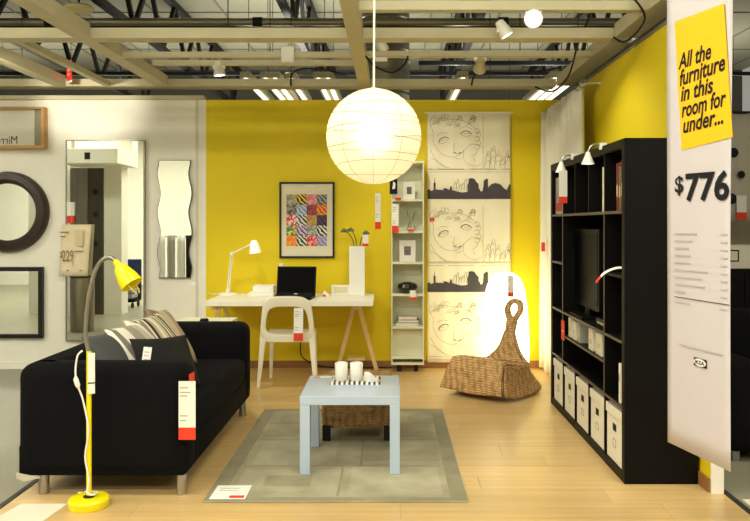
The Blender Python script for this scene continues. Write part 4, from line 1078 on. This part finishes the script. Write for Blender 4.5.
for k, (zf, tx, ty) in enumerate(((.62, .05, .0), (.42, -.06, .05), (.17, .07, -.03), (-.02, -.10, .02), (-.12, .12, .05), (-.36, -.04, .02), (-.60, .03, -.05), (-.8, 0, .04), (.8, -.03, 0))):
    pts = []
    for i in range(48):
        a = 2*PI*i/48; z = Rg*(zf+tx*math.cos(a)+ty*math.sin(a)); rr = math.sqrt(max(0, Rg*Rg-z*z))*1.0005
        pts.append((rr*math.cos(a), rr*math.sin(a), z))
    G().tube(pts, .0016, 5, closed=True).build('wire_rib', m_rib, t, smooth=True)
for a in (-.95, -1.57, -2.25, .6, 1.8, 2.8):
    G().tube([(Rg*1.0*math.cos(th)*math.cos(a), Rg*math.cos(th)*math.sin(a), Rg*math.sin(th)) for th in [(-.94+1.88*i/30)*PI/2 for i in range(31)]], .0012, 5).build('paper_seam', m_rib, t, smooth=True)
G().lathe([(0, -.045), (.026, -.038), (.04, -.012), (.04, .012), (.026, .04), (.014, .07), (0, .075)], 20).build('bulb', M('lit_bulb', (255, 250, 235), .4, emit=(255, 246, 215), estr=22, var=0), t, smooth='all')
G().lathe([(.02, Rg*.985), (.02, Rg+.003), (.008, Rg+.008)], 16).build('cap', m_whiteplast, t, smooth=True)
G().tube([(0, 0, Rg+.01), (.012, 0, 4.44-t.location.z)], .006, 8).build('cord', m_whiteplast, t, smooth=True)


# ================================================================== BOOKCASE
bx0, bx1, by0, by1, bh = 1.252, 1.642, 4.03, 5.88, 1.85
t = thing('bookcase', 'large black brown open bookcase against the right yellow wall', 'bookcase', ((bx0+bx1)/2, (by0+by1)/2, 0))
bcx, bcy = t.location.x, t.location.y
def bb(x0, x1, y0, y1, z0, z1, name, mat=m_blackwood): return G().box(x0-bcx, x1-bcx, y0-bcy, y1-bcy, z0, z1).build(name, mat, t, bevel=.0015, seg=1)
bb(bx0, bx1, by0, by0+.05, 0, bh, 'end_panel'); bb(bx0, bx1, by1-.05, by1, 0, bh, 'end_panel')
bb(bx0, bx1, by0+.05, by1-.05, 0, .05, 'bottom_board'); bb(bx0, bx1, by0+.05, by1-.05, bh-.05, bh, 'top_board')
bb(bx1-.006, bx1, by0+.05, by1-.05, .05, bh-.05, 'back_board')
cw = (by1-by0-.10-4*.016)/5
cy = [by0+.05+k*(cw+.016)-.016 for k in range(6)]      # divider k sits at cy[k]..cy[k]+.016
rh = (bh-.10-4*.016)/5
rz = [.05+k*(rh+.016)-.016 for k in range(6)]
XI = bx0+.004
for k in (1, 2, 3, 4):
    bb(XI, bx1-.006, cy[k], cy[k]+.016, .05, rz[1], 'divider'); bb(XI, bx1-.006, cy[k], cy[k]+.016, rz[4]+.016, bh-.05, 'divider')
for k in (1, 4): bb(XI, bx1-.006, cy[k], cy[k]+.016, rz[1]+.016, rz[4], 'divider')
for k in (1, 2, 4): 
    if k != 2: bb(XI, bx1-.006, by0+.05, by1-.05, rz[k], rz[k]+.016, 'shelf')
bb(XI, bx1-.006, by0+.05, cy[1], rz[2], rz[2]+.016, 'shelf'); bb(XI, bx1-.006, cy[1]+.016, cy[4], rz[2], rz[2]+.016, 'shelf'); bb(XI, bx1-.006, cy[4]+.016, by1-.05, rz[2], rz[2]+.016, 'shelf')
bb(XI, bx1-.006, by0+.05, cy[1], rz[3], rz[3]+.016, 'shelf'); bb(XI, bx1-.006, cy[4]+.016, by1-.05, rz[3], rz[3]+.016, 'shelf')
zh = (rz[1]+rz[2])/2+.01
bb(XI, bx1-.006, cy[1]+.016, cy[4], zh, zh+.014, 'half_shelf')
# front edges in a paler brown than the boards
for z in (rz[1], rz[2], rz[4]): bb(bx0+.001, XI, by0+.05, by1-.05, z, z+.016, 'shelf_edge', m_shelfedge)
bb(bx0+.001, XI, cy[1]+.016, cy[4], zh, zh+.014, 'shelf_edge', m_shelfedge)
for k in (1, 4): bb(bx0+.001, XI, cy[k], cy[k]+.016, rz[1]+.016, rz[4], 'divider_edge', m_shelfedge)
bb(bx0+.001, XI, cy[4]+.016, by1-.05, rz[3], rz[3]+.016, 'shelf_edge', m_shelfedge)
# storage boxes
def sbox(k, label):
    y = cy[k]+.016+cw/2
    t = thing('storage_box', label, 'storage box', (bx0+.012, y, .0505), group='white storage boxes in the bookcase')
    hw = cw/2-.02
    bd = G().box(0, .34, -hw, hw, 0, .285).build('box_body', m_box, t, bevel=.003)
    G().box(-.006, .346, -hw-.006, hw+.006, .255, .31).build('lid', m_box, t, bevel=.003)
    G().box(-.0015, .002, -.032, .032, .175, .215).build('hand_hole', m_ink, bd)
    G().ring([(-.026, .085), (.026, .085), (.026, .13), (-.026, .13)], [(-.022, .089), (.022, .089), (.022, .126), (-.022, .126)], 0, .003).xf(Matrix.Rotation(PI/2, 4, 'Z')).build('label_holder', m_greyink, bd)
for k, lb in enumerate(('nearest the hanging banner', 'second from the hanging banner', 'in the middle of the bottom row', 'second from the curtain', 'nearest the curtain')):
    sbox(k, 'white lidded storage box with hand hole, '+lb)
# tv
ytv0, ytv1 = 4.84, 5.50
t = thing('television', 'black flat television standing in the bookcase middle', 'television', (1.36, (ytv0+ytv1)/2, rz[2]+.0165))
hw = (ytv1-ytv0)/2
cas = G().box(-.02, .05, -hw, hw, .06, .60).build('casing', m_bplast, t, bevel=.006)
G().box(-.0225, -.02, -hw+.03, hw-.03, .10, .57).build('screen', m_screen, cas)
G().box(-.01, .03, -.06, .06, .012, .07).build('neck', m_bplast, t); G().box(-.09, .10, -.17, .17, 0, .014).build('foot', m_bplast, t, bevel=.004)
t = thing('media_box', 'small black media box beside the television', 'media box', (1.40, 4.62, rz[2]+.0165))
G().box(-.11, .11, -.11, .11, 0, .05).build('case', m_bplast, t, bevel=.004); G().box(-.111, -.109, -.08, .08, .018, .03).build('front_panel', m_chrome, t)
# binders on half shelf
ys = [5.40, 5.31, 5.225, 5.13, 5.05, 4.72, 4.63]
def binder(y, w, h, mat, label, x=1.275, z=None, d=.20):
    t = thing('binder', label, 'book', (x, y, (zh+.0145) if z is None else z), group='books and binders in the bookcase')
    G().box(0, d, -w/2, w/2, 0, h).build('cover', mat, t, bevel=.002)
    G().box(.006, d+.002, -w/2+.004, w/2-.004, .006, h-.003+.004).build('pages', m_paper, t)
    G().box(-.0012, .001, -w*.25, w*.25, h*.3, h*.55).build('spine_label', M('spine_label', (208, 196, 160), .7), t)
m_bk1 = M('cream_spine', (226, 220, 196), .6); m_bk2 = M('grey_spine', (170, 166, 152), .6); m_bk3 = M('brown_red_spine', (136, 46, 34), .6)
hb = rz[2]-zh-.03
for y, w, h, mt, lb in ((5.36, .07, hb, m_bk1, 'cream binder next to red tag on the half shelf'), (5.23, .10, hb-.01, m_bk1, 'wide cream magazine file in the middle of half shelf'), (5.11, .07, hb-.02, m_bk2, 'grey binder leaning beside the wide cream file'),
                      (4.80, .10, hb, m_bk1, 'cream magazine file alone beyond the gap on half shelf'), (4.62, .13, hb-.005, m_bk1, 'large cream file nearest the divider on half shelf')):
    binder(y, w, h, mt, lb)
t = thing('red_shelf_tag', 'red card tag hanging at end of the half shelf', 'price tag', (bx0-.004, 5.45, zh-.02), PI/2)
G().box(-.045, .045, -.0015, .0015, 0, .14).build('card', m_red, t); G().box(-.02, .02, .0015, .003, .06, .07).build('print_line', m_pinkpaper, t)
# top row things
zt4 = rz[4]+.0165
t = thing('framed_photo', 'silver and red framed picture in the far top compartment', 'photo frame', (1.272, (cy[4]+.016+by1-.05)/2, zt4), PI/2)
G().box(-.12, .12, -.012, .004, 0, .28).build('frame', m_chrome, t, bevel=.004); G().box(-.10, .10, .004, .0055, .09, .26).build('photo', M('grey_photo_print', (150, 140, 136), .5, var=.4, scale=12), t); G().box(-.10, .10, .004, .0055, .02, .085).build('red_band', M('crimson_print', (170, 44, 44), .5), t)
for y, w, h, mt, lb in ((4.555, .03, .27, m_bk1, 'slim cream book beside the divider on top row'), (4.52, .03, .25, m_bk2, 'slim grey book beside the cream book on top row'), (4.475, .025, .28, m_bk1, 'tall cream book ending the top row group'),
                     (4.27, .035, .27, M('dark_red_spine', (120, 34, 30), .6), 'dark red book in the end compartment of top row'), (4.225, .03, .25, M('green_spine', (92, 108, 70), .6), 'green book in the end compartment of top row'), (4.18, .04, .28, m_bk3, 'brown red book in the end compartment of top row'), (4.12, .03, .26, m_bk1, 'cream book at the near end of top row')):
    binder(y, w, h, mt, lb, 1.285, zt4, .2)
# curled tag at near column
t = thing('curled_tag', 'white paper tag with red tip curling out of the bookcase', 'price tag', (bx0+.02, 4.095, Z(268, 4.09)))
cp = spline([(.0, 0, .0), (-.05, 0, -.003), (-.11, 0, -.03), (-.155, 0, -.08)], 6)
G().grid([[(p.x, -.004-(.0), p.z-.004) for p in cp[:15]], [(p.x, .008, p.z+.006) for p in cp[:15]]]).build('paper', m_paper, t, solid=.002)
G().grid([[(p.x, -.004, p.z-.004) for p in cp[14:]], [(p.x, .008, p.z+.006) for p in cp[14:]]]).build('red_tip', m_red, t, solid=.002)
t = thing('white_folder', 'white folder standing in lower end compartment of bookcase', 'folder', (1.262, 4.155, rz[1]+.0165))
G().box(0, .22, -.012, .012, 0, .22).build('cover', m_box, t, bevel=.002); G().box(-.001, .001, -.006, .006, .12, .16).build('spine_label', m_greyink, t)
# clip lamps
def clip_lamp(y, label, w):
    t = thing('clip_lamp', label, 'clip lamp', (bx0, y, bh), group='white clip lamps on the bookcase')
    G().box(-.012, .03, -.016, .016, -.02, .02).build('clip', m_whiteplast, t, bevel=.003)
    G().tube(spline([(-.008, 0, .005), (-.035, 0, .012), (-.065, 0, -.004), (-.08, 0, -.035)], 5), .006, 8).build('arm', m_chrome, t, smooth=True)
    G().lathe([(.0, -.03), (.012, -.035), (.018, -.055), (.040, -.105), (.037, -.105), (.014, -.06), (0, -.045)], 24, (-.08, 0, 0)).build('lamp_shade', m_whiteplast, t, smooth=45)
    G().lathe([(.0, -.095), (.034, -.1)], 20, (-.08, 0, 0)).build('bulb_glow', m_lens, t)
    ld = bpy.data.lights.new('clip_bulb', 'SPOT'); ld.energy = w; ld.spot_size = 1.7; ld.spot_blend = .6; ld.color = (1, .95, .82); ld.shadow_soft_size = .03
    lo = bpy.data.objects.new('clip_bulb', ld); COL.objects.link(lo); lo.parent = t; lo.location = (-.08, 0, -.125); lo.rotation_euler = (0, .5, 0)
clip_lamp(4.47, 'white clip lamp over the middle of the bookcase top', 6)
clip_lamp(5.17, 'white clip lamp at the curtain end of bookcase top', 6)
price_tag((bx0-.085, 5.09, 1.53), .055, .22, 'white price tag with red end hanging from the clip lamp', .2, 0, text=False)
G().tube([(0, 0, .218), (.004, .044, .236)], .0015, 5).build('string', m_greyink, [o for o in COL.objects if o.get('label', '').endswith('from the clip lamp')][0])

# ================================================================== HANGING BANNER
PL, PR = Vector((1.302, 3.55, 0)), Vector((1.405, 3.12, 0))
ex = (PR-PL).normalized(); bw = (PR-PL).length; nb = Vector((ex.y, -ex.x, 0))
if nb.x > 0: nb = -nb
def ban(u, v):
    k = (u-U0)/F; tt = (k*PL.y-PL.x)/((PR.x-PL.x)-k*(PR.y-PL.y)); Yb = PL.y+(PR.y-PL.y)*tt
    return tt*bw, Z(v, Yb)
t = thing('hanging_banner', 'tall white banner with yellow square advertising room price', 'banner', PL, math.atan2(ex.y, ex.x))
# local frame: x along banner, y into wall side, z up ; viewer side is local -y
sgn = -1
zb0 = ban(667, 442)[1]; ztop = 2.66
rows = []
for j in range(25):
    z = zb0+(ztop-zb0)*j/24
    wv = .035*max(0, (z-1.4)/1.2)**1.2
    rows.append([(bw*i/12*(1+wv)-(.0), .003+.002*math.sin(z*2.2+i*.2), z) for i in range(13)])
G().grid(rows).build('sheet', M('banner_vinyl', (206, 200, 204), .55, var=.01), t, smooth='all', solid=.002, fix=False)
G().tube([(0, 0, ztop), (bw*1.04, 0, ztop)], .012, 10).build('hanging_bar', m_whiteplast, t, smooth=True)
for x in (.03, bw): G().tube([(x, 0, ztop), (x, 0, 4.44)], .003, 6).build('hanging_cord', m_greyink, t)
m_byel = M('banner_yellow', (247, 192, 26), .5, var=.02)
cs = [ban(*p) for p in ((675, 22), (682, 150.5), (733, 137), (724.5, 3.5))]
yo = -.0022
G().add([(a, yo, z) for a, z in cs]+[(a, yo+.002, z) for a, z in cs], [(0, 1, 2, 3), (7, 6, 5, 4)]).build('yellow_square', m_byel, t)
ysq = [o for o in t.children if o.name.startswith('yellow_square')][0]
def btext(body, u0, v0, u1, v1, cap, off=.012, shear=.0, mat=m_ink, name='lettering', par=None):
    s0, z0 = ban(u0, v0); s1, z1 = ban(u1, v1)
    ln = math.hypot(s1-s0, z1-z0)
    return lettering(body, s0, ln, z0, cap, (0, yo-.0008, 0), (1, 0, 0), (0, 0, 1), (0, -1, 0), mat, t, name, off, shear, 0) if abs(z1-z0) < 1e-6 else \
        tilt_text(body, s0, z0, ln, math.atan2(z1-z0, s1-s0), cap, off, shear, mat, name, ysq if shear else t)
def tilt_text(body, s0, z0, ln, ang, cap, off, shear, mat, name, par):
    c, s = math.cos(ang), math.sin(ang)
    return lettering(body, 0, ln, 0, cap, (s0, yo-.0008, z0), (c, 0, s), (-s, 0, c), (0, -1, 0), mat, par, name, off, shear)
# (left baseline px, right baseline px, cap height m)
btext('All the', 679, 69.5, 712, 58.0, .070, .022, .22)
btext('furniture', 680.5, 86.0, 726, 69.5, .072, .022, .22)
btext('in this', 681.5, 101.5, 714, 92.0, .070, .022, .22)
btext('room for', 682.5, 117.5, 727, 105.0, .070, .022, .22)
btext('under...', 684, 133.0, 724, 123.0, .070, .022, .22)
btext('$', 675.5, 192.5, 684, 192.2, .075, .02)
btext('776', 686, 200.0, 730, 199.0, .122, .03)
m_faint = M('faint_print', (184, 179, 180), .85, var=0)
for i in range(9):      # list rows too small to read
    f = i/8
    v = 232+i*7.15; ln = (22, 18, 14, 16, 16, 33, 28, 30, 11)[i]
    s0, z0 = ban(675, v); s1, _ = ban(675+ln, v)
    G().box(s0, s1, yo-.001, yo, z0-.010, z0-.004).build('print_line', m_faint, t)
    s0, z0 = ban(721, v+2.5+.35*i); s1, _ = ban(728, v)
    G().box(s0, s1, yo-.001, yo, ban(675, v)[1]-.010, ban(675, v)[1]-.004).build('print_line', m_faint, t)
s0, z0 = ban(675, 296.5); s1, _ = ban(730, 300)
G().box(s0, s1, yo-.001, yo, z0-.002, z0+.001).build('rule_line', m_ink, t)
s1, _ = ban(690, 300); G().box(s0, s1, yo-.001, yo, z0-.025, z0-.020).build('print_line', m_faint, t)
s0, _ = ban(720, 300); s1, _ = ban(728, 300); G().box(s0, s1, yo-.001, yo, z0-.025, z0-.020).build('print_line', m_faint, t)
s0, z0 = ban(680, 344); s1, _ = ban(723, 356); G().box(s0, s1, yo-.001, yo, z0-.004, z0+.002).build('print_line', m_faint, t)
s0, z0 = ban(694.5, 365); s1, z1 = ban(707, 356.5)
z1 = z0+.036
G().box(s0, s1, yo-.002, yo, z0, z1).build('logo_block', m_ink, t)
n = 28
G().add([((s0+s1)/2+(s1-s0)*.49*math.cos(2*PI*i/n), yo-.0026, (z0+z1)/2+(z1-z0)*.47*math.sin(2*PI*i/n)) for i in range(n)], [list(range(n))]).build('logo_oval', m_paper, t)
lettering('IKEA', s0+(s1-s0)*.12, (s1-s0)*.76, z0+(z1-z0)*.27, (z1-z0)*.46, (0, yo-.002, 0), (1, 0, 0), (0, 0, 1), (0, -1, 0), m_ink, t, 'lettering', .03)

# ================================================================== NEXT ROOM beyond the right wall
t = thing('armchair', 'black armchair in the next room beyond the banner', 'armchair', (2.45, 4.85, -.012))
for nme, b, bv in (('base_frame', (-.45, .45, -.42, .42, .06, .30), .03), ('seat_cushion', (-.28, .28, -.44, .25, .28, .46), .05), ('backrest', (-.45, .45, .22, .45, .10, .82), .07), ('armrest', (-.48, -.27, -.44, .40, .06, .60), .06), ('armrest', (.27, .48, -.44, .40, .06, .60), .06)):
    G().box(*b).build(nme, m_black, t, smooth=60, bevel=bv, seg=4)
for x in (-.4, .4):
    for y in (-.36, .38): G().box(x-.02, x+.02, y-.02, y+.02, 0, .07).build('leg', m_chrome, t)
t = thing('dark_cabinet', 'tall dark cabinet behind the armchair in next room', 'cabinet', (3.05, 6.6, -.012))
G().box(-.45, .35, -.2, .2, 0, 1.02).build('body', m_blackwood, t); G().box(-.44, -.055, -.215, -.2, .06, .98).build('door', m_blackwood, t); G().box(-.045, .34, -.215, -.2, .06, .98).build('door', m_blackwood, t)
struct(G().box(1.9, 5, 7.6, 7.7, -.012, 2.4).build('wall_next_room', M('next_room_paint', (196, 184, 160), .8)))
t = thing('dotted_panel', 'pale grey fabric panel with black dots in next room', 'fabric panel', (3.25, 6.9, 1.42))
G().grid([[(-.35+.7*i/20, .02*math.sin(i*.9), .98*j/6) for i in range(21)] for j in range(7)]).build('fabric', M('dotted_grey', (196, 190, 176), .9), t, smooth='all', solid=.003)
G().tube([(-.4, .0, .99), (.4, 0, .99)], .012, 8).build('rod', m_rub, t)
for i, (x, z, r) in enumerate(((-.20, .86, .05), (-.12, .62, .045), (-.27, .48, .035), (-.14, .20, .05), (-.26, .08, .04), (.08, .75, .05), (.10, .35, .05), (-.05, .42, .035), (.24, .55, .05))):
    G().lathe([(0, -.026), (r, -.024)], 20, (x, 0, z), 'y').build('black_dot', m_ink, t)
price_tag((X(742, 6.86), 6.868, 1.43), .09, .22, 'white and red price tag on the dotted panel in next room', .3, text=False)
t = thing('white_box', 'white printed box on the dark cabinet in next room', 'box', (3.0, 6.55, 1.0085))
G().box(-.2, .2, -.1, .1, 0, .20).build('carton', m_box, t, bevel=.003); G().ring([(-.16, .06), (-.02, .06), (-.02, .16), (-.16, .16)], [(-.15, .07), (-.03, .07), (-.03, .15), (-.15, .15)], -.103, -.1).build('print_frame', m_ink, t)
t = thing('floor_sheet', 'pale paper sheet lying on the grey floor beyond wood edge', 'paper', (1.95, 3.74, -.0115))
G().box(-.16, .4, -.10, .10, 0, .002).build('paper', M('grey_notice_paper', (214, 206, 186), .8), t)
